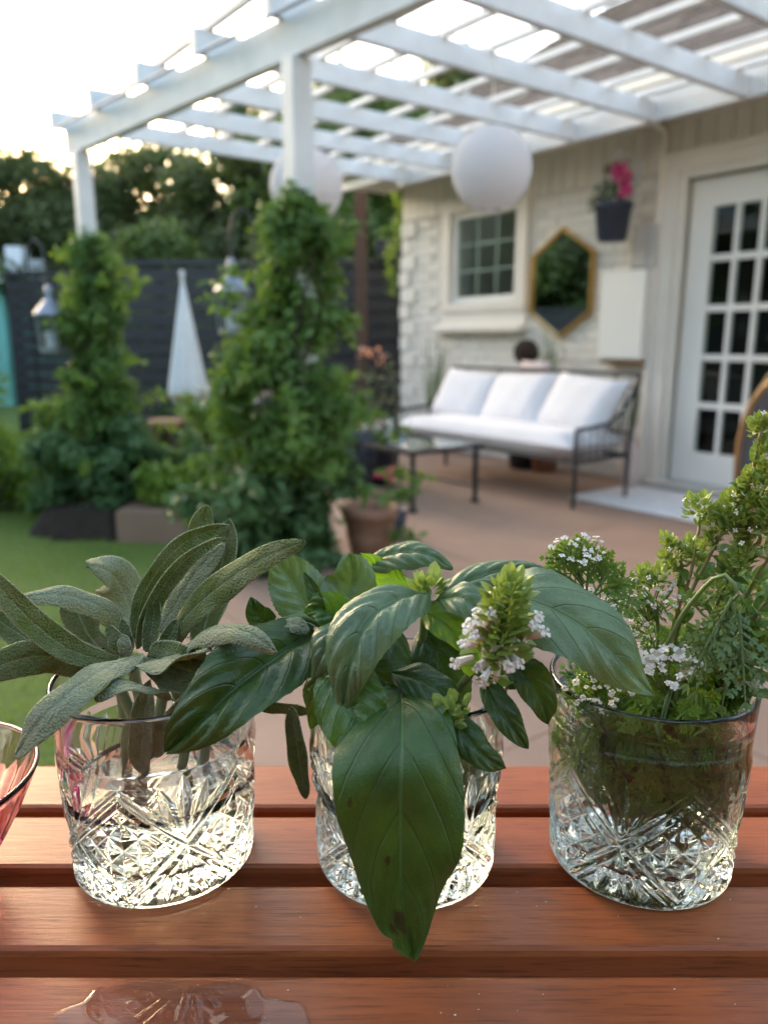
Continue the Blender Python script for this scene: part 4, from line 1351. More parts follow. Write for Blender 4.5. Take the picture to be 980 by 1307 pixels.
# hedge, brown post and planter at the left end of the house
hg = thing('clipped_hedge', 'dense clipped green hedge beyond the corner of the house', 'hedge', (-0.1, 9.4, LAWN_Z))
C = np.stack([RNG.uniform(-0.55, 1.9, 9000), RNG.uniform(-0.3, 0.3, 9000), RNG.uniform(0, 2.0, 9000)], 1)
fc = RNG.random(9000)
C[fc < 0.6, 1] = -0.3 + RNG.normal(size=(fc < 0.6).sum()) * 0.03
C[fc > 0.85, 2] = 2.0 + RNG.normal(size=(fc > 0.85).sum()) * 0.04
V, F = leaf_cloud(C, np.array([0, -1, 0.6]) + RNG.normal(size=(9000, 3)) * 0.5, 0.09, 0.5)
np_obj('foliage', V, F, M['hedge'], hg, 'stuff')
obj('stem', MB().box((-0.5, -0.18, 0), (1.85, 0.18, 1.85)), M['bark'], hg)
hg2 = thing('tall_hedge', 'tall dark hedge added unseen behind the table to cut fill light', 'hedge', (0, -4.6, LAWN_Z))  # out of view behind the camera, added to lower the fill and raise contrast
nh = 9000
C = np.stack([RNG.uniform(-8, 8, nh), RNG.normal(size=nh) * 0.12 + 0.4, RNG.uniform(0, 2.3, nh)], 1)
V, F = leaf_cloud(C, np.array([0, 1, 0.5]) + RNG.normal(size=(nh, 3)) * 0.5, 0.16, 0.55)
np_obj('foliage', V, F, M['hedge'], hg2, 'stuff')
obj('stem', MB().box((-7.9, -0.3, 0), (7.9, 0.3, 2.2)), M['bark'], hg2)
rp_ = thing('brown_post', 'rusty brown upright post by the clipped hedge', 'post', (-0.23, 8.2, 0))
obj('shaft', MB().box((-0.06, -0.06, -0.2), (0.06, 0.06, 2.72), 0.008), M['rust'], rp_)
obj('arm', MB().bar((-0.05, 0, 2.66), (0.75, 0, 2.66), 0.07, 0.08), M['rust'], rp_)
hbx = thing('hanging_planter', 'dark planter box on the hedge beside the brown post', 'planter', (0.1, 8.95, 1.86))
obj('box', MB().box((-0.19, -0.1, 0), (0.19, 0.1, 0.2), 0.01), M['navy'], hbx)
foliage('foliage', [((-0.1, 0, 0.26), 0.1), ((0.08, 0, 0.24), 0.1), ((0.0, 0, 0.36), 0.08)], 2600, 0.06, M['vine'], hbx)
hv = thing('hanging_vine', 'strand of yellow green vine hanging from the brown post arm', 'vine', (0.12, 8.2, 0))
foliage('foliage', [((random.uniform(-0.05, 0.05), 0, 1.5 + 0.09 * i), 0.075) for i in range(13)], 3200, 0.06, M['lime_shrub'], hv)
obj('stem', MB().tube([(0, 0, 1.45), (0.03, 0, 2.0), (0, 0, 2.63)], 0.005, 5), M['bark'], hv)

# ------------------------------------------------------------------ trees
protos = []
for i, (h, rad, nbb, lf, per, mk) in enumerate(((5.6, 2.3, 44, 0.17, 1100, 'tree_a'), (5.0, 2.5, 44, 0.17, 1100, 'tree_b'), (6.6, 2.5, 54, 0.18, 1000, 'tree_a'), (3.4, 1.9, 34, 0.14, 1500, 'tree_b'))):
    V, F, limbs = tree_mesh(h, rad, nbb, lf, per, None, 100 + i)
    protos.append((V, F, limbs, mk))
tree_spec = [
    # x, y, proto, scale, label
    (-7.4, 16.5, 0, 0.78, 'dark tree above the neighbour roof'),
    (-9.9, 17.5, 2, 0.86, 'tall dark tree left of the neighbour chimneys'),
    (-5.0, 18.0, 0, 0.84, 'dark evergreen tree behind the far pergola post'),
    (-2.6, 17.0, 2, 0.8, 'dark tree over the black fence behind the umbrella'),
    (-3.6, 13.0, 3, 0.86, 'bright green bushy tree just over the black fence'),
    (-0.6, 15.5, 1, 1.0, 'leafy green tree behind the larger vine'),
    (1.6, 17.5, 2, 0.92, 'tall tree showing between the pergola slats'),
    (-1.6, 12.6, 3, 0.8, 'small round green tree behind the fence and hook'),
    (0.8, 13.2, 3, 1.05, 'dense green tree behind the clipped hedge'),
    (4.2, 19.5, 2, 0.8, 'tall tree standing behind the house roof'),
    (-12.5, 15.0, 1, 0.95, 'broad green tree past the lawn, behind the neighbour'),
    (-11.8, 6.2, 2, 0.95, 'tall tree behind the lawn fence, reflected in the mirror'),
    (-11.5, 3.4, 1, 1.05, 'green tree behind the middle of the lawn fence'),
    (-12.5, 9.5, 0, 1.05, 'dark tree behind the corner of the lawn fence'),
    (-11.5, 0.2, 1, 1.0, 'green tree at the near end of the lawn fence'),
    (-10.6, 4.9, 3, 1.0, 'small bushy tree pressed against the lawn fence'),
    (-10.8, 7.6, 3, 1.1, 'small leafy tree at the far end of the lawn fence'),
    (-7.5, -6.5, 1, 1.05, 'unseen broad green tree added behind the table, at the lawn end'),  # from here on: unseen trees behind the camera, added to cut the fill
    (-3.6, -6.8, 0, 1.1, 'unseen dark tree added behind the table, beyond the hedge'),
    (0.4, -7.0, 1, 1.15, 'unseen leafy tree added straight behind the table'),
    (4.0, -6.6, 2, 0.95, 'tall dark tree behind the table, on the patio side'),
    (7.6, -5.0, 0, 1.1, 'unseen dark tree added past the far corner of the patio'),
]
tmesh = []
for (V, F, limbs, mk) in protos:
    a = np_obj('crown', V, F, M[mk])
    b = obj('trunk', limbs, M['bark'], None, True)
    tmesh.append((a.data, b.data))
    bpy.data.objects.remove(a)
    bpy.data.objects.remove(b)
for (x, y, pi, sc, lab) in tree_spec:
    sc *= 1.13 if y > 14 else 1.0
    t = thing('garden_tree', lab, 'tree', (x, y, LAWN_Z), random.uniform(0, 6.28), 'trees round the garden')
    t.scale = (sc * random.uniform(0.95, 1.08), sc, sc)
    link('crown', tmesh[pi][0], t, 'stuff')
    link('trunk', tmesh[pi][1], t)
# far wood closing the horizon
fw = []
for i in range(130):
    a = R(-80 + 160 * (i + 0.5) / 130)
    d = random.uniform(27, 36)
    fw.append(((math.sin(a) * d, math.cos(a) * d, random.uniform(0.6, 3.6)), (2.6, 2.0, random.uniform(1.6, 2.8))))
foliage('far_wood', fw, 520, 0.4, M['tree_a'], None, 0.6)
# ================================================================== THE TABLE
TZ = 0.75
table = thing('slatted_table', 'reddish brown hardwood slatted table top carrying the glasses', 'table', (0, 0.0, 0))
slats = [(0.3564, 0.398), (0.3096, 0.3497), (0.2604, 0.2986), (0.2085, 0.2488)]
y = 0.2085 - 0.0115
while y > -0.42:
    slats.append((y - 0.0395, y))
    y -= 0.051
for (a, b) in slats:
    mb = MB().box((-0.72, a, TZ - 0.022), (0.72, b, TZ), 0.0028)
    o = obj('slat', mb, M['wood'], table, True)
    o.data.polygons.foreach_set('use_smooth', [False] * len(o.data.polygons))
for x in (-0.62, 0.0, 0.62):
    obj('cross_rail', MB().box((x - 0.03, -0.42, TZ - 0.055), (x + 0.03, 0.385, TZ - 0.0225)), M['wood'], table)
obj('apron', MB().box((-0.66, 0.32, TZ - 0.11), (0.66, 0.345, TZ - 0.056)), M['wood'], table)
for sx in (-1, 1):
    for yy in (0.33, -0.38):
        obj('leg', MB().box((sx * 0.62 - 0.03, yy - 0.03, 0.002), (sx * 0.62 + 0.03, yy + 0.03, TZ - 0.056), 0.004), M['wood'], table)

# ================================================================== CUT GLASS TUMBLERS
GH = 0.090
NU, NV = 640, 190


def tumbler_mesh():
    Np = 5
    W = 258.0 / Np            # width of one repeat in mm
    hw, hc, hh = W / 2, 28.0, 25.0
    th = np.linspace(0, 2 * np.pi, NU, endpoint=False)
    # heights denser in the cut zone
    y = np.concatenate([np.linspace(1.2, 62, NV - 40), np.linspace(62.5, 87.6, 34)])
    TH, Y = np.meshgrid(th, y)
    U = TH / (2 * np.pi) * Np
    fx = U - np.round(U)
    x = fx * W                               # -hw..hw, 0 = centre of a diamond
    ed = math.hypot(hw, hh)
    # signed distance to the diamond outline (mm), inside negative
    D = (np.abs(x) / hw + np.abs(Y - hc) / hh - 1) * (hw * hh / ed)

    def vgroove(d, w, dep):
        return dep * np.clip(1 - np.abs(d) / w, 0, 1)

    depth = np.zeros_like(x)
    # rotated coordinates along both families of diamond edges
    p = (x / hw + (Y - hc) / hh) * (hw * hh / ed)
    q = (x / hw - (Y - hc) / hh) * (hw * hh / ed)
    full = hw * hh / ed
    # interior: criss-cross of mitre cuts making pyramids
    cell = full * 2 * 0.80 / 3
    inside_ = D < -3.4
    tri = lambda v: np.abs(((v / cell + 0.5) % 1) - 0.5) * 2          # 0 on a cut, 1 on a peak
    py_ = np.minimum(tri(p + cell / 2 * 0), tri(q + cell / 2 * 0))
    d_in = 2.2 * (1 - py_)
    # star: extra upright and level cuts in alternate cells
    ci = np.floor(p / cell) + np.floor(q / cell)
    pc = p - (np.floor(p / cell) + 0.5) * cell
    qc = q - (np.floor(q / cell) + 0.5) * cell
    star = np.minimum(np.abs(pc + qc), np.abs(pc - qc))
    d_in = np.where(ci % 2 == 0, np.maximum(d_in, vgroove(star, 2.0, 1.7)), d_in)
    depth = np.where(inside_, d_in, depth)
    # double border line of every diamond
    depth = np.maximum(depth, vgroove(D, 2.0, 1.9))
    depth = np.maximum(depth, vgroove(D + 4.4, 1.5, 1.5))
    depth = np.maximum(depth, vgroove(D - 3.8, 1.3, 1.0) * (Y < 58))
    # fans between the diamonds, around the node at (hw, hc)
    nx = hw - np.abs(x)
    sx = np.where(x > 0, -nx, nx)
    for (sgn, ang, r0, r1, wmax, dep) in ((1, 17, 6, 34, 3.1, 2.0), (-1, 21, 2, 29, 4.0, 2.5)):
        dy = (Y - hc) * sgn
        r = np.hypot(sx, dy)
        phi = np.degrees(np.arctan2(sx, dy))
        kk = np.round(phi / ang)
        off = np.radians(phi - kk * ang) * r
        t = np.clip((r - r0) / (r1 - r0 - 3.0 * np.abs(kk)), 0, 1)
        w = wmax * np.sin(np.pi * np.clip(t, 0, 1)) ** 0.7 + 1e-4
        lens = dep * np.clip(1 - (np.abs(off) / w) ** 1.25, 0, 1) * np.sin(np.pi * t) ** 0.5
        ok = (dy > 0) & (D > 3.0) & (np.abs(kk) <= 3)
        depth = np.maximum(depth, np.where(ok, lens, 0))
    # profile of the wall
    R0 = 39.6 + (44.6 - 39.6) * (Y / 90.0)
    R0 = R0 + 0.9 * np.clip((64 - Y) / 5.0, 0, 1)             # the cut belt stands a little proud
    R0 = R0 - 2.2 * np.clip((2.6 - Y) / 2.6, 0, 1) ** 2
    Rr = R0 - depth * np.clip((Y - 1.5) / 3.0, 0, 1)
    V = np.stack([Rr * np.cos(TH), Rr * np.sin(TH), Y], -1) * 0.001
    rows = [V]
    # rim and inner wall, then inner floor
    ri = []
    for (r, z) in ((44.42, 88.6), (44.1, 89.5), (43.5, 89.95), (42.9, 89.9), (42.4, 89.3), (42.15, 88.4), (41.6, 80), (40.8, 65), (39.8, 50), (38.6, 35), (37.4, 22), (36.2, 15.5), (33.5, 12.2), (29, 11.1), (18, 10.6), (6, 10.4)):
        ri.append(np.stack([r * np.cos(th), r * np.sin(th), np.full(NU, z)], -1) * 0.001)
    bot = []
    for (r, z) in ((6, 1.6), (18, 1.5), (27, 1.3), (33, 0.5), (35.3, 0.02), (36.6, 0.05)):
        ray_ = 0.5 * (1 - np.abs(((th / (2 * np.pi) * 24) % 1) - 0.5) * 2) * (1.0 if 10 < r < 32 else 0)
        bot.append(np.stack([r * np.cos(th), r * np.sin(th), np.full(NU, z) + ray_], -1) * 0.001)
    A = np.concatenate([np.array(bot), V, np.array(ri)], 0)
    m = A.shape[0]
    i, k = np.meshgrid(np.arange(m - 1), np.arange(NU), indexing='ij')
    k2 = (k + 1) % NU
    F = np.stack([i * NU + k, i * NU + k2, (i + 1) * NU + k2, (i + 1) * NU + k], -1).reshape(-1, 4)
    me = bpy.data.meshes.new('cut_glass_tumbler')
    Vf = A.reshape(-1, 3)
    c0, c1 = len(Vf), len(Vf) + 1
    Vf = np.concatenate([Vf, [[0, 0, 0.0016], [0, 0, 0.0104]]])
    tris = [(c0, (k_ + 1) % NU, k_) for k_ in range(NU)] + [(c1, (m - 1) * NU + k_, (m - 1) * NU + (k_ + 1) % NU) for k_ in range(NU)]
    me.from_pydata(Vf.tolist(), [], F.tolist() + tris)
    me.polygons.foreach_set('use_smooth', [True] * len(me.polygons))
    me.materials.append(M['crystal'])
    me.update()
    return me


TM = tumbler_mesh()


def water_mesh(level):
    mb = MB()
    prof = [(0.006, 0.0102), (0.018, 0.0104), (0.029, 0.0109), (0.0336, 0.012), (0.0364, 0.0153), (0.0376, 0.022), (0.0388, 0.035), (0.04, 0.05), (0.041, 0.065), (0.0418, 0.08)]
    zs = [p[1] for p in prof]
    pr = [p for p in prof if p[1] < level - 0.001]
    rl = float(np.interp(level, zs, [p[0] for p in prof]))
    pr += [(rl, level + 0.0008), (rl - 0.001, level + 0.0002), (rl - 0.003, level - 0.0002), (0.001, level - 0.0002)]
    return mb.lathe(pr, 96)


GL = [((-0.1025, 0.3215), 0.82, 0.040, 'cut crystal tumbler holding grey green sage'),
      ((0.0100, 0.3195), 0.95, 0.044, 'cut crystal tumbler holding large basil leaves'),
      ((0.1190, 0.3205), 1.047, 0.077, 'cut crystal tumbler packed with flowering coriander and oregano')]
glasses = []
for (xy, rot, lev, lab) in GL:
    t = thing('glass_tumbler', lab, 'tumbler', (xy[0], xy[1], TZ + 0.0003), rot, 'cut glass tumblers in a row on the table')
    link('vessel', TM, t)
    obj('water', water_mesh(lev), M['water'], t, True)
    glasses.append(t)

# pink ribbed bowl, only its edge in view
pkb = thing('pink_glass_bowl', 'pink ribbed glass bowl of magenta petals beside the sage', 'bowl', (-0.2015, 0.296, TZ + 0.0003))
n = 160
rows = []
for i, (r, z, rib) in enumerate(((0.004, 0.004, 0), (0.018, 0.003, 0), (0.02, 0.0002, 0), (0.024, 0.001, 0), (0.028, 0.008, 0.6), (0.036, 0.022, 1), (0.0435, 0.036, 1), (0.0485, 0.047, 0.8), (0.0503, 0.0515, 0), (0.051, 0.053, 0), (0.0503, 0.0543, 0), (0.0488, 0.0535, 0), (0.0478, 0.050, 0), (0.0458, 0.046, 0), (0.041, 0.036, 0), (0.0335, 0.022, 0), (0.025, 0.011, 0), (0.012, 0.0075, 0), (0.003, 0.007, 0))):
    rows.append([((r - 0.0007 * rib * abs(math.sin(30 * math.pi * k / n * 1.0))) * math.cos(2 * math.pi * k / n), (r - 0.0007 * rib * abs(math.sin(30 * math.pi * k / n))) * math.sin(2 * math.pi * k / n), z) for k in range(n)])
mb = MB()
mb.add([p for r_ in rows for p in r_], [(i * n + k, i * n + (k + 1) % n, (i + 1) * n + (k + 1) % n, (i + 1) * n + k) for i in range(len(rows) - 1) for k in range(n)] + [tuple(range(n - 1, -1, -1)), tuple((len(rows) - 1) * n + k for k in range(n))])
obj('vessel', mb, M['pink_glass'], pkb, True)
pf = thing('magenta_petals', 'heap of magenta flower petals in the pink bowl', 'petals', (-0.2015, 0.296, TZ + 0.009))
foliage('petals', [((0.004, 0, 0.018), (0.027, 0.027, 0.012)), ((0.021, -0.006, 0.028), (0.010, 0.014, 0.010)), ((0.012, -0.006, 0.03), (0.018, 0.018, 0.01))], 260000, 0.012, M['petal_magenta'], pf, 0.7, shell=0.2)

# spilt water on the front slat
def puddle(cx, cy, outline, name, label, h=0.00028):
    t = thing(name, label, 'water spill', (cx, cy, TZ))
    mb = MB()
    n_ = len(outline)
    vs = []
    for f, zz in ((1.0, -0.00005), (0.99, h * 0.4), (0.97, h * 0.75), (0.92, h), (0.4, h)):
        vs += [(x * f, y * f, zz) for x, y in outline]
    vs.append((0, 0, h))
    fs = [(i * n_ + k, i * n_ + (k + 1) % n_, (i + 1) * n_ + (k + 1) % n_, (i + 1) * n_ + k) for i in range(4) for k in range(n_)]
    fs += [(4 * n_ + k, 4 * n_ + (k + 1) % n_, 5 * n_) for k in range(n_)]
    mb.add(vs, fs)
    obj('film', mb, M['puddle'], t, True)


c_ = PZ(222, 1316, TZ)
ol = []
for k in range(72):
    a = 2 * math.pi * k / 72
    w = 1 + 0.09 * math.sin(3 * a + 1) + 0.06 * math.sin(7 * a) + 0.04 * math.sin(13 * a + 2)
    x, y = 0.043 * w * math.cos(a), 0.025 * w * math.sin(a)
    ol.append((x, max(min(y, 0.2455 - c_.y - 0.0012 * (1 + math.sin(a * 9))), 0.2125 - c_.y)))
puddle(c_.x, c_.y, ol, 'spilt_water', 'shallow spill of water on the slat under the sage glass')
ck = MB()
for _ in range(26):
    c_ = PZ(random.uniform(300, 960), random.uniform(1135, 1300), TZ)
    if not any(a + 0.003 < c_.y < b - 0.003 for a, b in slats):
        continue
    r = random.uniform(0.0002, 0.0006)
    ck.add([(c_.x - r, c_.y, TZ + 0.0001), (c_.x, c_.y - r * 0.6, TZ + 0.0001), (c_.x + r, c_.y + r * 0.3, TZ + 0.0001), (c_.x, c_.y + r * 0.6, TZ + 0.0001), (c_.x, c_.y, TZ + r)], [(0, 1, 4), (1, 2, 4), (2, 3, 4), (3, 0, 4)])
obj('dust_specks', ck, M['petal_white'], table, kind='stuff')

# ================================================================== HERB LEAVES
def catmull(pts, n):
    pts = [Vector(p) for p in pts]
    e = [pts[0] * 2 - pts[1]] + pts + [pts[-1] * 2 - pts[-2]]
    dense = []
    for i in range(1, len(e) - 2):
        for j in range(16):
            t = j / 16
            p0, p1, p2, p3 = e[i - 1], e[i], e[i + 1], e[i + 2]
            dense.append(0.5 * ((2 * p1) + (p2 - p0) * t + (2 * p0 - 5 * p1 + 4 * p2 - p3) * t * t + (3 * p1 - p0 - 3 * p2 + p3) * t ** 3))
    dense.append(pts[-1])
    acc = [0]
    for a, b in zip(dense, dense[1:]):
        acc.append(acc[-1] + (b - a).length)
    out = []
    for k in range(n + 1):
        d = acc[-1] * k / n
        i = max(0, min(len(acc) - 2, next((q for q in range(len(acc) - 1) if acc[q + 1] >= d), len(acc) - 2)))
        f = (d - acc[i]) / max(1e-9, acc[i + 1] - acc[i])
        out.append(dense[i].lerp(dense[i + 1], f))
    return out, acc[-1]


PB_ = max((k / 200) ** 0.6 * (1 - k / 200) ** 0.82 for k in range(200))


def prof_basil(s):
    return (max(0, s) ** 0.6 * max(0, 1 - s) ** 0.82) / PB_


def prof_sage(s):
    return min(1, (max(0, s) ** 0.5) * (max(0, 1 - s) ** 0.58) / 0.5)


def prof_lance(s):
    return (max(0, s) ** 0.7 * max(0, 1 - s) ** 0.7) / 0.379


def leaf_geo(spine, width, N, kind='basil', curl=0.3, wave=0.06, relief=1.0, nu=34, nv=16, seed=0, twist=0.0, tooth=0.0, notch=None, asym=0.0):
    prof = {'basil': prof_basil, 'sage': prof_sage, 'lance': prof_lance}[kind]
    pts, L = catmull(spine, nu)
    N = [Vector(n) for n in (N if isinstance(N[0], (tuple, list, Vector)) else (N, N))]
    rg = random.Random(seed)
    ph = rg.uniform(0, 6)
    mb = MB()
    uv = []
    for i, p in enumerate(pts):
        s = i / nu
        T = (pts[min(i + 1, nu)] - pts[max(i - 1, 0)]).normalized()
        nn = N[0].lerp(N[1], s)
        nn = (nn - T * nn.dot(T)).normalized()
        B = T.cross(nn).normalized()
        if twist:
            q = Quaternion(T, twist * (s - 0.3))
            nn, B = q @ nn, q @ B
        hw = width / 2 * prof(0.004 + s * 0.994)
        if tooth:
            hw *= 1 + tooth * (abs((s * 15) % 1 - 0.5) - 0.25) * (1 if 0.15 < s < 0.93 else 0)
        for j in range(nv + 1):
            t = -1 + 2 * j / nv
            c = curl if curl != 0 else 1e-4
            h_ = hw * (1 + asym * t * math.sin(2 * math.pi * s))
            if notch and t * notch[0] > 0:
                h_ *= 1 - notch[3] * math.exp(-((s - notch[1]) / notch[2]) ** 2)
            xx = h_ * math.sin(c * t) / c
            zz = hw * (1 - math.cos(c * t)) / c
            a = abs(t)
            if kind == 'basil':
                fr_ = 6.0 * (s - 0.33 * a ** 1.25)
                puff = abs(math.sin(math.pi * fr_)) ** 0.7
                zz += relief * width * 0.034 * puff * min(1, a * 3) * (1 - a ** 4) * min(1, 6 * s * (1 - s) + 0.1)
                zz += -relief * width * 0.03 * max(0, 1 - a * 6)
            elif kind == 'sage':
                zz += -relief * width * 0.05 * max(0, 1 - a * 5)
                zz += relief * width * 0.012 * math.sin(40 * s + 9 * t) * (1 - a)
            zz += wave * width * a * a * math.sin(2 * math.pi * 2.3 * s + ph + (1.7 if t > 0 else 0))
            mb.v.append(tuple(p + B * xx + nn * zz))
            uv.append((j / nv, s))
    for i in range(nu):
        for j in range(nv):
            o = i * (nv + 1) + j
            mb.f.append((o, o + 1, o + nv + 2, o + nv + 1))
    mb.uv = uv
    return mb


_seed = [0]


def leaf(parent, spine, width, N, mat, kind='basil', label=None, thick=0, **kw):
    _seed[0] += 1
    pts = [P(*q) for q in spine]
    mb = leaf_geo(pts, width, N, kind, seed=_seed[0], **kw)
    o = wobj('leaf', mb, mat, parent, True, None, label)
    if thick:
        md = o.modifiers.new('thickness', 'SOLIDIFY')
        md.thickness = thick
        md.offset = 0
    return o


def stem(parent, spines, mat, r0=0.0018, r1=0.001, world=False, name='stem'):
    mb = MB()
    for sp in spines:
        pts = [P(*q) for q in sp] if not world else sp
        c, _ = catmull(pts, 26)
        mb.tube(c, [r0 + (r1 - r0) * i / 26 for i in range(27)], 8)
    return wobj(name, mb, mat, parent, True)


UP, CAMN = (0, -0.25, 1), (0, -0.8, 0.6)
# ---- sage
g1 = Vector((*GL[0][0], TZ))
sage = thing('sage_sprig', 'sprig of soft grey green sage standing in the first tumbler', 'sage', (g1.x, g1.y, TZ + 0.012))
S, SG, SN = M['sage'], M['sage_grey_lit'], M['sage_backlit']
sage_leaves = [
    # spine (px, py, distance), width, facing, material, options
    ([(152, 846, .312), (95, 832, .300), (45, 797, .290), (2, 752, .285), (-26, 716, .283)], .0125, (.3, -.75, .55), SN, dict(curl=.5)),
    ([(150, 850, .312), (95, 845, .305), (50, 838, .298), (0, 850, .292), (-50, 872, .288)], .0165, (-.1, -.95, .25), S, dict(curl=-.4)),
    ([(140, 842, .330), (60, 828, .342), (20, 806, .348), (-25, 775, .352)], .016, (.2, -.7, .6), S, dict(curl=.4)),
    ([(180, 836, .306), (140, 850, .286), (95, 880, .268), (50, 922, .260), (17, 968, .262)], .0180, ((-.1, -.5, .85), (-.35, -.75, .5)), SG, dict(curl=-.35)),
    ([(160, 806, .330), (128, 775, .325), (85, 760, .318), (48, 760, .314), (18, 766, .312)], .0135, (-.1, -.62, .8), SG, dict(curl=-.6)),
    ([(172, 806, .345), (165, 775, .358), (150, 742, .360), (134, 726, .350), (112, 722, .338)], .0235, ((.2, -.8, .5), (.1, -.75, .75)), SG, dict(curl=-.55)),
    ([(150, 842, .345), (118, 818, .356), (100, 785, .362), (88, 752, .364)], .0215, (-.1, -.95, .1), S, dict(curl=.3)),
    ([(170, 815, .330), (186, 755, .332), (225, 702, .336), (262, 680, .340), (293, 671, .344)], .0135, (.55, -.7, .1), SN, dict(curl=.9)),
    ([(176, 828, .324), (193, 775, .322), (230, 722, .322), (262, 698, .326), (288, 686, .330)], .0098, (.5, -.85, .0), SN, dict(curl=.9)),
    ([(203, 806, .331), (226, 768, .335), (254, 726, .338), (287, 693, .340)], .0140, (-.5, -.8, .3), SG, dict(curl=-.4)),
    ([(262, 735, .362), (257, 700, .365), (258, 670, .366), (265, 645, .366)], .0145, (.1, -.95, .1), SN, dict(curl=.3)),
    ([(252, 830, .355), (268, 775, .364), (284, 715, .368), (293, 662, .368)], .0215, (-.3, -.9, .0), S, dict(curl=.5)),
    ([(221, 822, .326), (238, 786, .315), (295, 738, .301), (345, 708, .292), (389, 691, .287)], .0150, (-.45, -.75, .35), SN, dict(curl=-.35)),
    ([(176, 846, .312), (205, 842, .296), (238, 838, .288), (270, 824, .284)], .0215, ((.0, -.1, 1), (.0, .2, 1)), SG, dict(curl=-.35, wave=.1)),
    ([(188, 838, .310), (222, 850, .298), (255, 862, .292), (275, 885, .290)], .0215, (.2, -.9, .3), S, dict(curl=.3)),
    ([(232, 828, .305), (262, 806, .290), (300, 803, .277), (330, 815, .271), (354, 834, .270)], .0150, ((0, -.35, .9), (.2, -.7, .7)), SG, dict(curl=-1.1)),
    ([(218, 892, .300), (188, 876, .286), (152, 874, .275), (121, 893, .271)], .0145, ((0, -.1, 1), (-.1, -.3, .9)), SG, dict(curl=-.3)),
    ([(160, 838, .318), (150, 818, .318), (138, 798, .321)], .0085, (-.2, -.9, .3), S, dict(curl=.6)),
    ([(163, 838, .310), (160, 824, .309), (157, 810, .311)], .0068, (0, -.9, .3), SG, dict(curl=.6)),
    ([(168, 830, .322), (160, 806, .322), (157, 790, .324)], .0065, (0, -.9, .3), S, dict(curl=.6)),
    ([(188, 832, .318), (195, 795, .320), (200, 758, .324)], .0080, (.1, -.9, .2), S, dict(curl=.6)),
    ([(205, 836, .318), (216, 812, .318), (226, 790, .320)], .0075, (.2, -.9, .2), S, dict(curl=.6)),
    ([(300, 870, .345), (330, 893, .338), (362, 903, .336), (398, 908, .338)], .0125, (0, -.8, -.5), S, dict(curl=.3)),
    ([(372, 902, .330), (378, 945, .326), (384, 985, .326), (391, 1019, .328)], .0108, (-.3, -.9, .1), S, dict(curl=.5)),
    ([(330, 815, .318), (350, 800, .312), (375, 796, .308), (395, 806, .306)], .0120, (0, -.5, .9), SG, dict(curl=-.5)),
]
for (spn, w, N, mt, kw) in sage_leaves:
    leaf(sage, spn, w, N, mt, 'sage', thick=0.0005, nu=30, nv=14, **kw)
b1 = [(168, 845, .318), (180, 900, .322), (186, 960, .326), (178, 1050, .334)]
stem(sage, [b1, [(215, 842, .318), (205, 905, .322), (190, 965, .326)], [(140, 850, .318), (165, 905, .322), (184, 965, .326)], [(225, 880, .318), (240, 930, .326), (225, 1010, .332)],
            [(150, 850, .34), (160, 940, .345), (150, 1040, .34)], [(270, 880, .335), (262, 960, .335), (245, 1040, .335)]], M['stem_pale'], .0027, .0022)
# leaf bases clasping the stem below the rim
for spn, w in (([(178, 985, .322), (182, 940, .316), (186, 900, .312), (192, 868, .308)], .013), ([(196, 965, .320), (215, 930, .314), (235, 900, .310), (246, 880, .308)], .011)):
    leaf(sage, spn, w, (0, -.9, .3), SG, 'sage', thick=.0005, nu=20, nv=10, curl=.8)

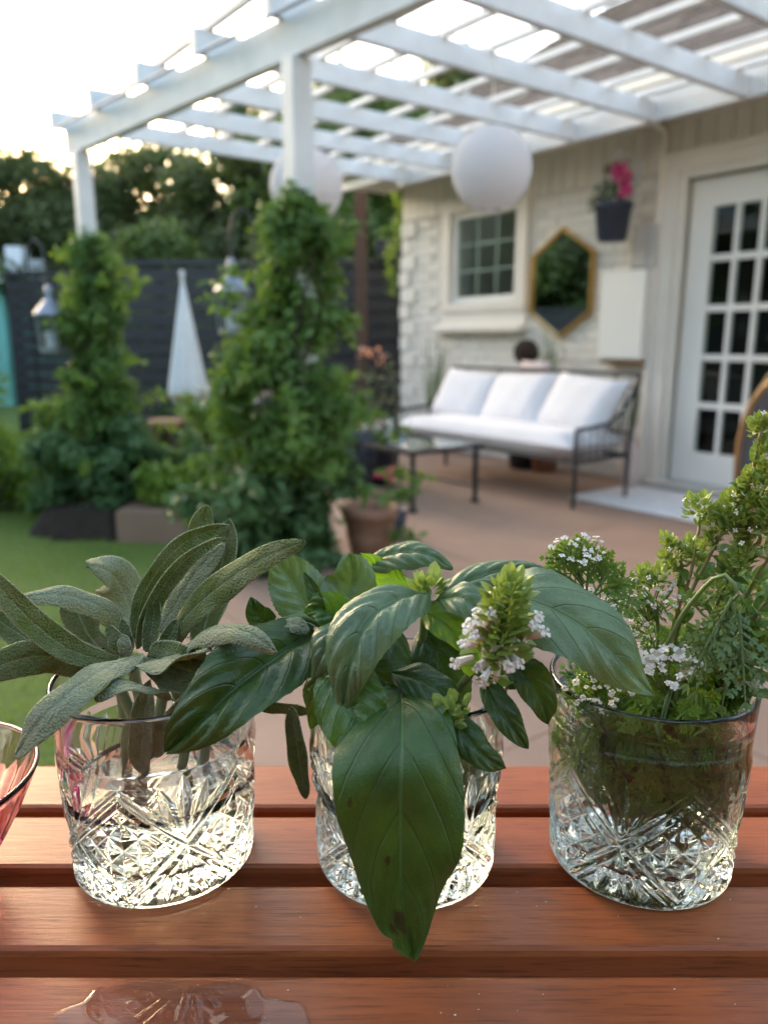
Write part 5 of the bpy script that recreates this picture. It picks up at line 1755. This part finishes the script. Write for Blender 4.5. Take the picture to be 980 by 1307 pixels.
# ---- basil
g2 = Vector((*GL[1][0], TZ))
basil = thing('basil_bunch', 'bunch of glossy green basil spilling from the middle tumbler', 'basil', (g2.x, g2.y, TZ + 0.012))
B_, BP, BL = M['basil'], M['basil_lit'], M['basil_lime']
basil_leaves = [
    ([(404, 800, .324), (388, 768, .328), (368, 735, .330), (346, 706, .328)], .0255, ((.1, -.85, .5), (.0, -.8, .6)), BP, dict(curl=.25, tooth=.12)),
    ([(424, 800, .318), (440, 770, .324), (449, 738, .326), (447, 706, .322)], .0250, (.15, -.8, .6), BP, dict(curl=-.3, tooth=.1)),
    ([(452, 800, .304), (428, 784, .300), (408, 776, .299), (388, 782, .300)], .0175, (.0, -.85, .55), M['basil_fresh'], dict(curl=.5, relief=1.5)),
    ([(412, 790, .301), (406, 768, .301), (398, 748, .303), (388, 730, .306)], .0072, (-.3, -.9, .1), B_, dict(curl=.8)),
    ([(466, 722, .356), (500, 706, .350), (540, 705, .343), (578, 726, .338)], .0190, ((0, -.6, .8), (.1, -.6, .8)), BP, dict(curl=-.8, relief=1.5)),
    ([(540, 752, .342), (510, 744, .348), (485, 728, .352), (460, 706, .352)], .0180, (0, -.9, -.3), BL, dict(curl=.3)),
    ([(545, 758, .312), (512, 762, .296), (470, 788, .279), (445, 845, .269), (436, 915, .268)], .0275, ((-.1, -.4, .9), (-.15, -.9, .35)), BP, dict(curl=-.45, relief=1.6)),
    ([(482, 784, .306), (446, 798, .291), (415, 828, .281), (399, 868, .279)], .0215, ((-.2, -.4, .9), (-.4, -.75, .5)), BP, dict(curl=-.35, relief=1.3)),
    ([(452, 838, .288), (446, 885, .272), (456, 930, .264), (474, 975, .264)], .0285, ((0, -.7, .7), (-.05, -.85, .5)), M['basil_fresh'], dict(curl=-.3, relief=1.0)),
    ([(430, 830, .290), (412, 870, .283), (400, 900, .282), (398, 930, .284)], .016, ((-.4, -.7, .6), (-.5, -.8, .3)), M['basil_fresh'], dict(curl=-.3)),
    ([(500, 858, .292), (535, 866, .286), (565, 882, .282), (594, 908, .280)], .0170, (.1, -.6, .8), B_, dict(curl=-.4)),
    ([(538, 778, .312), (560, 788, .306), (580, 806, .302), (594, 834, .299)], .0150, (.2, -.9, .3), BL, dict(curl=.3)),
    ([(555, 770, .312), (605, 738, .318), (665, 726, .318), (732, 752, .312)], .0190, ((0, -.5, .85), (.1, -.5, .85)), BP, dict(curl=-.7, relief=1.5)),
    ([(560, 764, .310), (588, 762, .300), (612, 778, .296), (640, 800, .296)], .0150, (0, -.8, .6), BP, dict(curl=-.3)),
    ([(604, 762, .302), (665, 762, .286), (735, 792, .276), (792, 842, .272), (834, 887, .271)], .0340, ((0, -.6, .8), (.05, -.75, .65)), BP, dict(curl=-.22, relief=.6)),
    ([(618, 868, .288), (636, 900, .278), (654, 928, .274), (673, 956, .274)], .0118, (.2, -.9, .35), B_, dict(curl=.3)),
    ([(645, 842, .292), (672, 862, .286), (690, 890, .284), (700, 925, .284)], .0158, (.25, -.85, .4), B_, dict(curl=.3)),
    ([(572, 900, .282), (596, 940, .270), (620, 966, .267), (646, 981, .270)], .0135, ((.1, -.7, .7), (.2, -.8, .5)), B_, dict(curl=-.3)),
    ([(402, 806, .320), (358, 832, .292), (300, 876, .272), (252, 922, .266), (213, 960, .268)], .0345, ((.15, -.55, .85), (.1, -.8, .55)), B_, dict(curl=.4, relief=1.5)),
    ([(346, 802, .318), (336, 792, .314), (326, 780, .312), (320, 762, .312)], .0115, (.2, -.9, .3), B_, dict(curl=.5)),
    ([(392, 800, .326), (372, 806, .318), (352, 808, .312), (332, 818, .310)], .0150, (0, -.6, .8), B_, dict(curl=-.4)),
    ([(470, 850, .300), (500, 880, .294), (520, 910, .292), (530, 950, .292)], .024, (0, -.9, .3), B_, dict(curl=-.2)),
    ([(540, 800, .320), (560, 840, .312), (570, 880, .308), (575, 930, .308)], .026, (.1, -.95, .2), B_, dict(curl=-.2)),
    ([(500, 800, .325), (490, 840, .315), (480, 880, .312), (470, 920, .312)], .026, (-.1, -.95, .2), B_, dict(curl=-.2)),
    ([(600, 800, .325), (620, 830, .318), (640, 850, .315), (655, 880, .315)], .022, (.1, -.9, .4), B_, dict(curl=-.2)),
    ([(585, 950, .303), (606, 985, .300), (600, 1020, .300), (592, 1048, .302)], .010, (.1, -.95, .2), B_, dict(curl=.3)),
]
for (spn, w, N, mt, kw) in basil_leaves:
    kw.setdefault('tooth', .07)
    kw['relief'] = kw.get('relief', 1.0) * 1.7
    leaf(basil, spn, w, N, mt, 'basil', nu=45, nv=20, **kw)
leaf(basil, [(512, 880, .290), (513, 915, .264), (512, 980, .248), (511, 1060, .2445), (513, 1140, .2440), (527, 1221, .2470)], .0475, ((0, -.6, .8), (0, -.97, .25)), M['basil_big'], 'basil',
     'largest basil leaf, brown spotted, hanging over the front of the tumbler', curl=-.3, relief=.55, wave=.07, tooth=.03, asym=.08, notch=(1, .905, .014, .26), nu=90, nv=34)
stem(basil, [[(545, 755, .315), (535, 850, .318), (520, 950, .320), (515, 1060, .325)], [(410, 800, .320), (450, 870, .318), (490, 960, .320), (500, 1060, .322)],
             [(640, 840, .285), (600, 860, .298), (560, 930, .312), (530, 1060, .322)], [(520, 870, .30), (520, 960, .315), (520, 1050, .32)],
             [(346, 802, .318), (380, 788, .318), (412, 800, .318), (450, 860, .318)]], M['stem'], .0019, .0016)


def bract_cluster(mb, c, axis, r, L, n, size, rg):
    """overlapping little leaves round an axis"""
    axis = Vector(axis).normalized()
    x = axis.orthogonal().normalized()
    y = axis.cross(x)
    for i in range(n):
        f = i / n
        a = i * 2.4 + rg.uniform(-.3, .3)
        rad = x * math.cos(a) + y * math.sin(a)
        p = Vector(c) + axis * (L * (f - 0.5)) + rad * r * (0.25 + 0.5 * (1 - f))
        d = (rad * (0.9 - 0.55 * f) + axis * (0.35 + 0.8 * f)).normalized()
        s_ = axis.cross(rad).normalized()
        nn = d.cross(s_).normalized()
        sz = size * rg.uniform(.75, 1.2)
        w = sz * 0.36
        m1, m2 = p + d * sz * .35, p + d * sz * .72
        mb.add([p, m1 + s_ * w - nn * w * .35, m2 + s_ * w * .75 - nn * w * .2, p + d * sz, m2 - s_ * w * .75 - nn * w * .2, m1 - s_ * w - nn * w * .35, m1 + nn * w * .15, m2 + nn * w * .1],
               [(0, 1, 6), (1, 2, 7, 6), (2, 3, 7), (3, 4, 7), (4, 5, 6, 7), (5, 0, 6)])


def small_flower(mb, c, axis, size, rg, np_=5):
    axis = Vector(axis).normalized()
    x = axis.orthogonal().normalized()
    y = axis.cross(x)
    st = rg.uniform(0, 6)
    for k_ in range(np_):
        a = st + k_ * 2 * math.pi / np_
        d = x * math.cos(a) + y * math.sin(a)
        s_ = axis.cross(d)
        sz = size * rg.uniform(.7, 1.15)
        p = Vector(c)
        t = p + d * sz + axis * sz * .35
        m = p + d * sz * .6 + axis * sz * .45
        mb.add([p, m + s_ * sz * .38, t + s_ * sz * .18, t - s_ * sz * .18, m - s_ * sz * .38], [(0, 1, 2, 3, 4)])


rg = random.Random(5)
# basil flower spike leaning to the camera
spk = thing('basil_flower_spike', 'lime green basil flower spike with small white blossoms over the middle tumbler', 'flower spike', P(625, 855, .292))
stem(spk, [[(622, 862, .295), (632, 825, .276), (643, 790, .264), (650, 745, .258)]], M['stem'], .0016, .001)
mb = MB()
pts, _ = catmull([P(622, 862, .295), P(632, 825, .276), P(643, 790, .264), P(652, 738, .257)], 20)
for i in range(9, 20):
    ax = (pts[min(i + 1, 20)] - pts[i - 1]).normalized()
    bract_cluster(mb, pts[i], ax, 0.0085 * (1.15 - 0.035 * (i - 9)), 0.006, 17, 0.0078 - 0.0002 * (i - 9), rg)
wobj('bract', mb, M['bract'], spk, False, 'stuff')
mb = MB()
for i in (2, 5, 8):
    ax = (pts[i + 1] - pts[i - 1]).normalized()
    bract_cluster(mb, pts[i], ax, 0.006, 0.004, 8, 0.009, rg)
wobj('calyx', mb, M['basil_lime'], spk, False, 'stuff')
fl = [(585, 845), (594, 822), (606, 812), (600, 800), (618, 795), (612, 850), (632, 862), (648, 850), (655, 822), (668, 815), (678, 800), (686, 790), (628, 785), (640, 838), (622, 832), (660, 845), (690, 808), (610, 784), (616, 868)]
for (fx, fy) in fl:
    mb = MB()
    Yd = .262 + rg.uniform(-.004, .008)
    c = P(fx, fy, Yd)
    core = P(642, 825, .272)
    d = (c - core).normalized()
    small_flower(mb, c, d + Vector((0, -.3, .2)), rg.uniform(.0022, .0033), rg, 5)
    small_flower(mb, c + d * .0015, d + Vector((0, -.4, .4)), rg.uniform(.0016, .0026), rg, 4)
    mb.tube([c - d * .006, c], [.0009, .0018], 6)
    wobj('blossom', mb, M['petal_white'], spk, False)
mb = MB()
bract_cluster(mb, P(548, 752, .318), (0, -.2, 1), .005, .006, 22, .0085, rg)
wobj('leaf_bud', mb, M['bract'], basil)
mb = MB()
for (bx_, by_) in ((568, 905), (585, 900), (578, 918), (560, 915)):
    bract_cluster(mb, P(bx_, by_, .272), (rg.uniform(-.4, .4), -.6, .6), .003, .004, 8, .0062, rg)
wobj('leaf_bud', mb, M['bract'], basil)

# ---- third glass: coriander and oregano
g3 = Vector((*GL[2][0], TZ))


def frond(mb, base, d, up, L, rg, depth=2, wid=1.0):
    """feathery leaf: rachis with side pinnae made of narrow lobes"""
    d, up = Vector(d).normalized(), Vector(up)
    up = (up - d * up.dot(d)).normalized()
    s_ = d.cross(up)
    base = Vector(base)
    sag = -0.18
    def at(f):
        return base + d * L * f + Vector((0, 0, sag * L * f * f))
    mb.tube([at(0), at(.5), at(1)], [.0006, .0005, .0003], 4, cap=False)
    def lobe(p, dd, l, w):
        ss = dd.cross(up).normalized()
        mb.add([p, p + dd * l * .45 + ss * w, p + dd * l, p + dd * l * .45 - ss * w], [(0, 1, 2, 3)])
    npair = 4
    for i in range(npair):
        f = .28 + .7 * i / npair
        p = at(f)
        pl = L * .42 * (1 - .55 * f) * wid
        for sg in (-1, 1):
            dd = (d * .75 + s_ * sg * .8 + up * rg.uniform(-.2, .3)).normalized()
            e = p + dd * pl
            mb.tube([p, e], [.0004, .0002], 3, cap=False)
            for q in (.35, .65, .95):
                pp = p.lerp(e, q)
                for sg2 in (-1, 0, 1):
                    d2 = (dd + dd.cross(up).normalized() * sg2 * .75 + up * rg.uniform(-.15, .25)).normalized()
                    lobe(pp, d2, pl * rg.uniform(.28, .42), pl * .05 + .0004)
    for sg2 in (-1, 0, 1):
        lobe(at(1), (d + s_ * sg2 * .6).normalized(), L * .16, L * .016 + .0003)


def umbel(mbs, c, axis, R_, n, rg, big=0.0):
    """flat-topped cluster: rays, buds and white flowers"""
    mst, mfl, mgr = mbs
    axis = Vector(axis).normalized()
    x = axis.orthogonal().normalized()
    y = axis.cross(x)
    root = Vector(c) - axis * R_ * 1.1
    for i in range(n):
        a = i * 2.399
        r = R_ * math.sqrt((i + .5) / n)
        p = Vector(c) + (x * math.cos(a) + y * math.sin(a)) * r + axis * (R_ * .18 * (1 - (r / R_) ** 2) + rg.uniform(-.0012, .0012))
        mst.tube([root, root.lerp(p, .6) + axis * R_ * -.08, p], [.0004, .0003, .0003], 4, cap=False)
        for k_ in range(5):
            o = Vector((rg.uniform(-1, 1), rg.uniform(-1, 1), rg.uniform(-.4, .8))) * .0022
            if rg.random() < .75:
                small_flower(mfl, p + o, axis + o * 150, rg.uniform(.0009, .0016) * (1 + big), rg, 5)
            else:
                mgr.ball(p + o, .0006, 5, 4)


cor_specs = [
    ('tall coriander sprig with white umbel left of the basil leaf tip', [(790, 1050, .325), (775, 930, .318), (752, 800, .312), (735, 712, .310)], (738, 704, .309), .0105, 0),
    ('coriander sprig with a wide white umbel beside the oregano', [(800, 1060, .322), (800, 940, .316), (790, 840, .312), (778, 785, .310)], (772, 775, .307), .0115, 0),
    ('coriander sprig with white umbel under the green oregano bud', [(815, 1060, .324), (822, 940, .318), (838, 840, .314), (838, 772, .312)], (836, 760, .311), .0115, 0),
    ('short coriander sprig with the largest white blossoms above the rim', [(820, 1060, .318), (840, 960, .304), (850, 890, .298), (852, 862, .294)], (852, 850, .290), .0125, .35),
    ('coriander sprig with small umbel at the far rim of the herb glass', [(850, 1060, .325), (900, 960, .318), (940, 890, .310), (952, 870, .306)], (950, 862, .304), .008, .2),
    ('coriander sprig of green white buds inside the herb glass', [(780, 1060, .320), (775, 980, .306), (768, 920, .300), (765, 890, .300)], (766, 884, .298), .012, 0),
    ('coriander sprig with pale buds behind the open blossoms', [(840, 1060, .33), (830, 960, .326), (815, 880, .322), (808, 830, .32)], (808, 815, .318), .011, 0),
]
for i, (lab, sp, um_, R_, big) in enumerate(cor_specs):
    rg = random.Random(40 + i)
    t = thing('coriander_sprig', lab, 'coriander', P(*sp[0]), 0, 'coriander sprigs in the third tumbler')
    stem(t, [sp], M['stem'], .0013, .0008)
    ms_, mf_, mg_ = MB(), MB(), MB()
    umbel((ms_, mf_, mg_), P(*um_), (rg.uniform(-.15, .15), -.35, 1), R_ * 1.1, 15, rg, big)
    wobj('umbel_rays', ms_, M['stem'], t, False, 'stuff')
    wobj('blossoms', mf_, M['petal_white'], t, False, 'stuff')
    wobj('buds', mg_, M['bract'], t, True, 'stuff')
    pts, _ = catmull([P(*q) for q in sp], 14)
    for k_ in range(9):
        mb = MB()
        i0 = rg.choice([3, 4, 5, 6, 7, 8, 9, 10, 11, 12, 13])
        a = rg.uniform(0, 6.28)
        up_ = .9 if i0 > 7 else .3
        d = Vector((math.cos(a) * .8, math.sin(a) * .5 - .15, up_ + rg.uniform(-.5, .4)))
        p0 = pts[i0]
        L = rg.uniform(.018, .03)
        e = p0 + d.normalized() * L
        hx, hy = e.x - g3.x, e.y - g3.y
        if e.z < TZ + .085 and math.hypot(hx, hy) > .034:
            L *= .45
        frond(mb, p0, d, (0, -.5, 1), L, rg)
        wobj('leaf', mb, M['frond'], t, False)
bl = next(o for o in COL.objects if o.name.startswith('coriander_sprig') and 'largest' in o['label'])
rg = random.Random(3)
for (fx, fy) in ((868, 836), (880, 848), (872, 858), (838, 838), (826, 846), (888, 856)):
    mb = MB()
    small_flower(mb, P(fx, fy, .287), (rg.uniform(-.4, .4), -.8, .6), .0036, rg, 5)
    wobj('petal_ring', mb, M['petal_white'], bl)
# feathery tufts seen clearly in the photograph, belonging to the tall sprig
tall = next(o for o in COL.objects if o.name.startswith('coriander_sprig') and 'tall' in o['label'])
rg = random.Random(77)
for (a, b, L) in (((742, 745, .309), (700, 690, .309), .021), ((745, 745, .308), (726, 690, .308), .022), ((748, 748, .308), (765, 702, .308), .019), ((752, 765, .307), (800, 728, .306), .021), ((752, 768, .307), (778, 722, .306), .02), ((755, 775, .306), (812, 752, .304), .02), ((748, 760, .31), (752, 700, .31), .02), ((744, 752, .308), (705, 715, .307), .018)):
    mb = MB()
    p0, p1 = P(*a), P(*b)
    frond(mb, p0, p1 - p0, (0, -1, .5), L, rg, wid=1.25)
    wobj('leaf', mb, M['frond'], tall)

# drooping wilted coriander leaf
dr = thing('wilted_coriander', 'limp coriander leaf drooping from an arched stalk at the right', 'coriander', P(840, 1000, .318))
stem(dr, [[(840, 1000, .318), (836, 880, .306), (862, 800, .296), (898, 750, .288), (918, 735, .284), (934, 738, .281), (940, 762, .278)]], M['stem'], .0014, .0008)
rg = random.Random(9)
for k_ in range(12):
    mb = MB()
    p0 = P(938 + rg.uniform(-14, 8), 752 + rg.uniform(0, 45), .279 + rg.uniform(-.004, .006))
    frond(mb, p0, (rg.uniform(-.8, .35), rg.uniform(-.5, .4), -1), (rg.uniform(-.7, .7), -1, rg.uniform(-.3, .5)), rg.uniform(.014, .036), rg, wid=rg.uniform(.5, 1.1))
    wobj('leaf', mb, M['frond_dull'], dr)

# oregano: stems, opposite leaves, bract heads
def small_leaf_mesh(L, W, seed):
    mb = leaf_geo([Vector((0, 0, 0)), Vector((L * .35, 0, L * .06)), Vector((L * .7, 0, L * .05)), Vector((L, 0, -L * .06))], W, (0, 0, 1), 'basil', curl=.45, wave=.04, relief=.6, nu=10, nv=6, seed=seed)
    return mesh_of('leaf', mb, M['herb'], True)


OL = [small_leaf_mesh(.014, .0088, 1), small_leaf_mesh(.012, .0078, 2), small_leaf_mesh(.016, .0092, 3)]


def oregano(lab, sp, heads, n, scale, seed, start=.3, bare=.95):
    rg = random.Random(seed)
    base = P(*sp[0])
    t = thing('oregano_sprig', lab, 'oregano', base, 0, 'oregano sprigs in the third tumbler')
    stem(t, [sp], M['stem_brown'], .0012, .0007)
    pts, L = catmull([P(*q) for q in sp], 40)
    for i in range(n):
        f = start + (bare - start) * i / max(1, n - 1)
        k_ = int(f * 39)
        ax = (pts[k_ + 1] - pts[k_]).normalized()
        x = ax.orthogonal().normalized()
        a0 = (i % 2) * math.pi / 2 + rg.uniform(-.5, .5)
        for sg in (0, math.pi):
            rad = Quaternion(ax, a0 + sg) @ x
            d = (rad + ax * rg.uniform(.2, .8) + Vector((0, -.15, .1))).normalized()
            zz = (ax - d * ax.dot(d) + Vector((0, -.3, .5))).normalized()
            zz = (zz - d * zz.dot(d)).normalized()
            yy = zz.cross(d)
            o = link('leaf', rg.choice(OL), t)
            s_ = scale * rg.uniform(.6, 1.1) * (1.15 - .45 * f)
            mt = Matrix((d, yy, zz)).transposed().to_4x4()
            o.matrix_local = Matrix.Translation(pts[k_] - base) @ mt @ Matrix.Scale(s_, 4)
    for (hx, hy, hY, r) in heads:
        c = P(hx, hy, hY)
        near = min(pts[10:], key=lambda q: (q - c).length)
        mb = MB()
        if (near - c).length > .004:
            mb.tube([near, near.lerp(c, .5) + Vector((0, 0, -.001)), c], [.0007, .0006, .0005], 5)
        for k_ in range(5):
            o = Vector((rg.uniform(-1, 1), rg.uniform(-.7, .7), rg.uniform(-.9, .8))) * r * .62
            ax = (o + Vector((0, 0, r * .9))).normalized()
            bract_cluster(mb, c + o, ax, r * .34, r * .8, 18, r * .45, rg)
        wobj('flower_head', mb, M['bract'], t)
        fm_ = MB()
        for k_ in range(2):
            o = Vector((rg.uniform(-1, 1), rg.uniform(-1, .2), rg.uniform(-.3, 1))).normalized() * r * .9
            small_flower(fm_, c + o, o, .0012, rg, 4)
        wobj('blossom', fm_, M['petal_white'], t, False, 'stuff')
    return t


oregano('oregano stem with a round pale head rising before the door mat', [(838, 1040, .322), (838, 900, .322), (858, 800, .318), (880, 735, .312), (892, 672, .308)], [(893, 656, .307, .0098)], 7, .8, 1, .45)
oregano('oregano stem with twin heads leaning towards the rattan chair', [(842, 1040, .324), (848, 880, .318), (872, 780, .312), (902, 715, .306), (925, 672, .302)], [(926, 658, .301, .0105), (936, 672, .300, .0075), (905, 690, .304, .006)], 8, .95, 2, .4)
oregano('tallest oregano stem with leaf tufts at the right', [(860, 1040, .325), (890, 900, .318), (930, 780, .308), (948, 660, .300), (972, 545, .294)], [(975, 540, .293, .0075), (978, 575, .293, .007), (984, 610, .293, .009)], 9, .85, 3, .35)
oregano('short oregano stem with pale head in front of the patio', [(845, 1040, .322), (850, 880, .320), (862, 790, .318), (870, 722, .317)], [(868, 706, .316, .0085), (882, 716, .315, .0075), (838, 742, .314, .0085), (857, 722, .317, .006)], 7, .9, 4, .45)
oregano('leafy oregano stem arching out over the right rim', [(870, 1040, .325), (895, 900, .316), (935, 800, .306), (975, 720, .298), (1010, 690, .295)], [(962, 642, .297, .009), (972, 668, .296, .0095), (958, 700, .297, .0085), (985, 650, .295, .0095)], 10, 1.25, 5, .45)
oregano('bushy oregano stem low at the right of the herb glass', [(870, 1040, .326), (900, 920, .312), (945, 850, .300), (985, 830, .294), (1030, 850, .29)], [(968, 810, .292, .008)], 12, 1.35, 6, .45)
oregano('leafy oregano stem in the middle of the herb glass', [(845, 1040, .318), (850, 920, .308), (872, 850, .302), (905, 800, .298), (930, 775, .296)], [(884, 770, .300, .006)], 10, 1.2, 7, .45)
oregano('dense oregano stem behind the drooping coriander', [(880, 1040, .33), (905, 920, .325), (945, 820, .318), (975, 760, .312), (1000, 740, .31)], [(960, 745, .314, .008), (985, 770, .31, .008)], 12, 1.3, 8, .45)

oregano('broad leaved oregano stem pressed to the right rim of the glass', [(885, 1030, .318), (915, 900, .304), (950, 815, .296), (975, 770, .29), (1005, 760, .286)], [(948, 786, .294, .007)], 12, 1.4, 9, .5)
oregano('slender oregano stem with small pale heads above the wilted leaf', [(870, 1030, .322), (890, 880, .314), (915, 770, .306), (945, 715, .3), (970, 690, .298)], [(940, 720, .3, .0085), (918, 738, .303, .007), (962, 612, .297, .007)], 9, 1.0, 10, .4)

# stalks and fine leaves packed inside the third glass
fill = thing('coriander_stalks', 'tangle of fine coriander stalks under water in the herb glass', 'stalks', (g3.x, g3.y, TZ + 0.012))
rg = random.Random(21)
mb = MB()
fm2 = MB()
for k_ in range(46):
    a, r = rg.uniform(0, 6.28), .031 * math.sqrt(rg.random())
    a2, r2 = a + rg.uniform(-.8, .8), .035 * math.sqrt(rg.random())
    p0 = g3 + Vector((r * .75 * math.cos(a), r * .75 * math.sin(a), .0135 + rg.random() * .022))
    p1 = g3 + Vector((r2 * math.cos(a2), r2 * math.sin(a2), rg.uniform(.07, .1)))
    c = p0.lerp(p1, .5) + Vector((rg.uniform(-.005, .005), rg.uniform(-.005, .005), 0))
    mb.tube([p0, c, p1], [.0009, .0008, .0006], 5)
    for _ in range(4):
        q = p0.lerp(p1, rg.uniform(.25, 1))
        rr = Vector((q.x - g3.x, q.y - g3.y, 0))
        d = Vector((rg.uniform(-1, 1), rg.uniform(-1, 1), rg.uniform(-.2, 1)))
        e = q + d.normalized() * .014
        if math.hypot(e.x - g3.x, e.y - g3.y) < .034:
            frond(fm2, q, d, (rg.uniform(-1, 1), -.5, 1), rg.uniform(.014, .022), rg, wid=1.3)
for _ in range(130):
    a, r, z = rg.uniform(0, 6.28), rg.uniform(.026, .035), rg.uniform(.034, .086)
    q = g3 + Vector((r * math.cos(a), r * math.sin(a), z))
    d = Vector((-math.sin(a) * rg.uniform(-1, 1), math.cos(a) * rg.uniform(-1, 1), rg.uniform(-.3, 1)))
    frond(fm2, q, d, (math.cos(a), math.sin(a), .2), rg.uniform(.009, .015), rg, wid=1.3)
wobj('stalk', mb, M['stem'], fill, True, 'stuff')
wobj('submerged_leaves', fm2, M['frond_brightened'], fill, False, 'stuff')
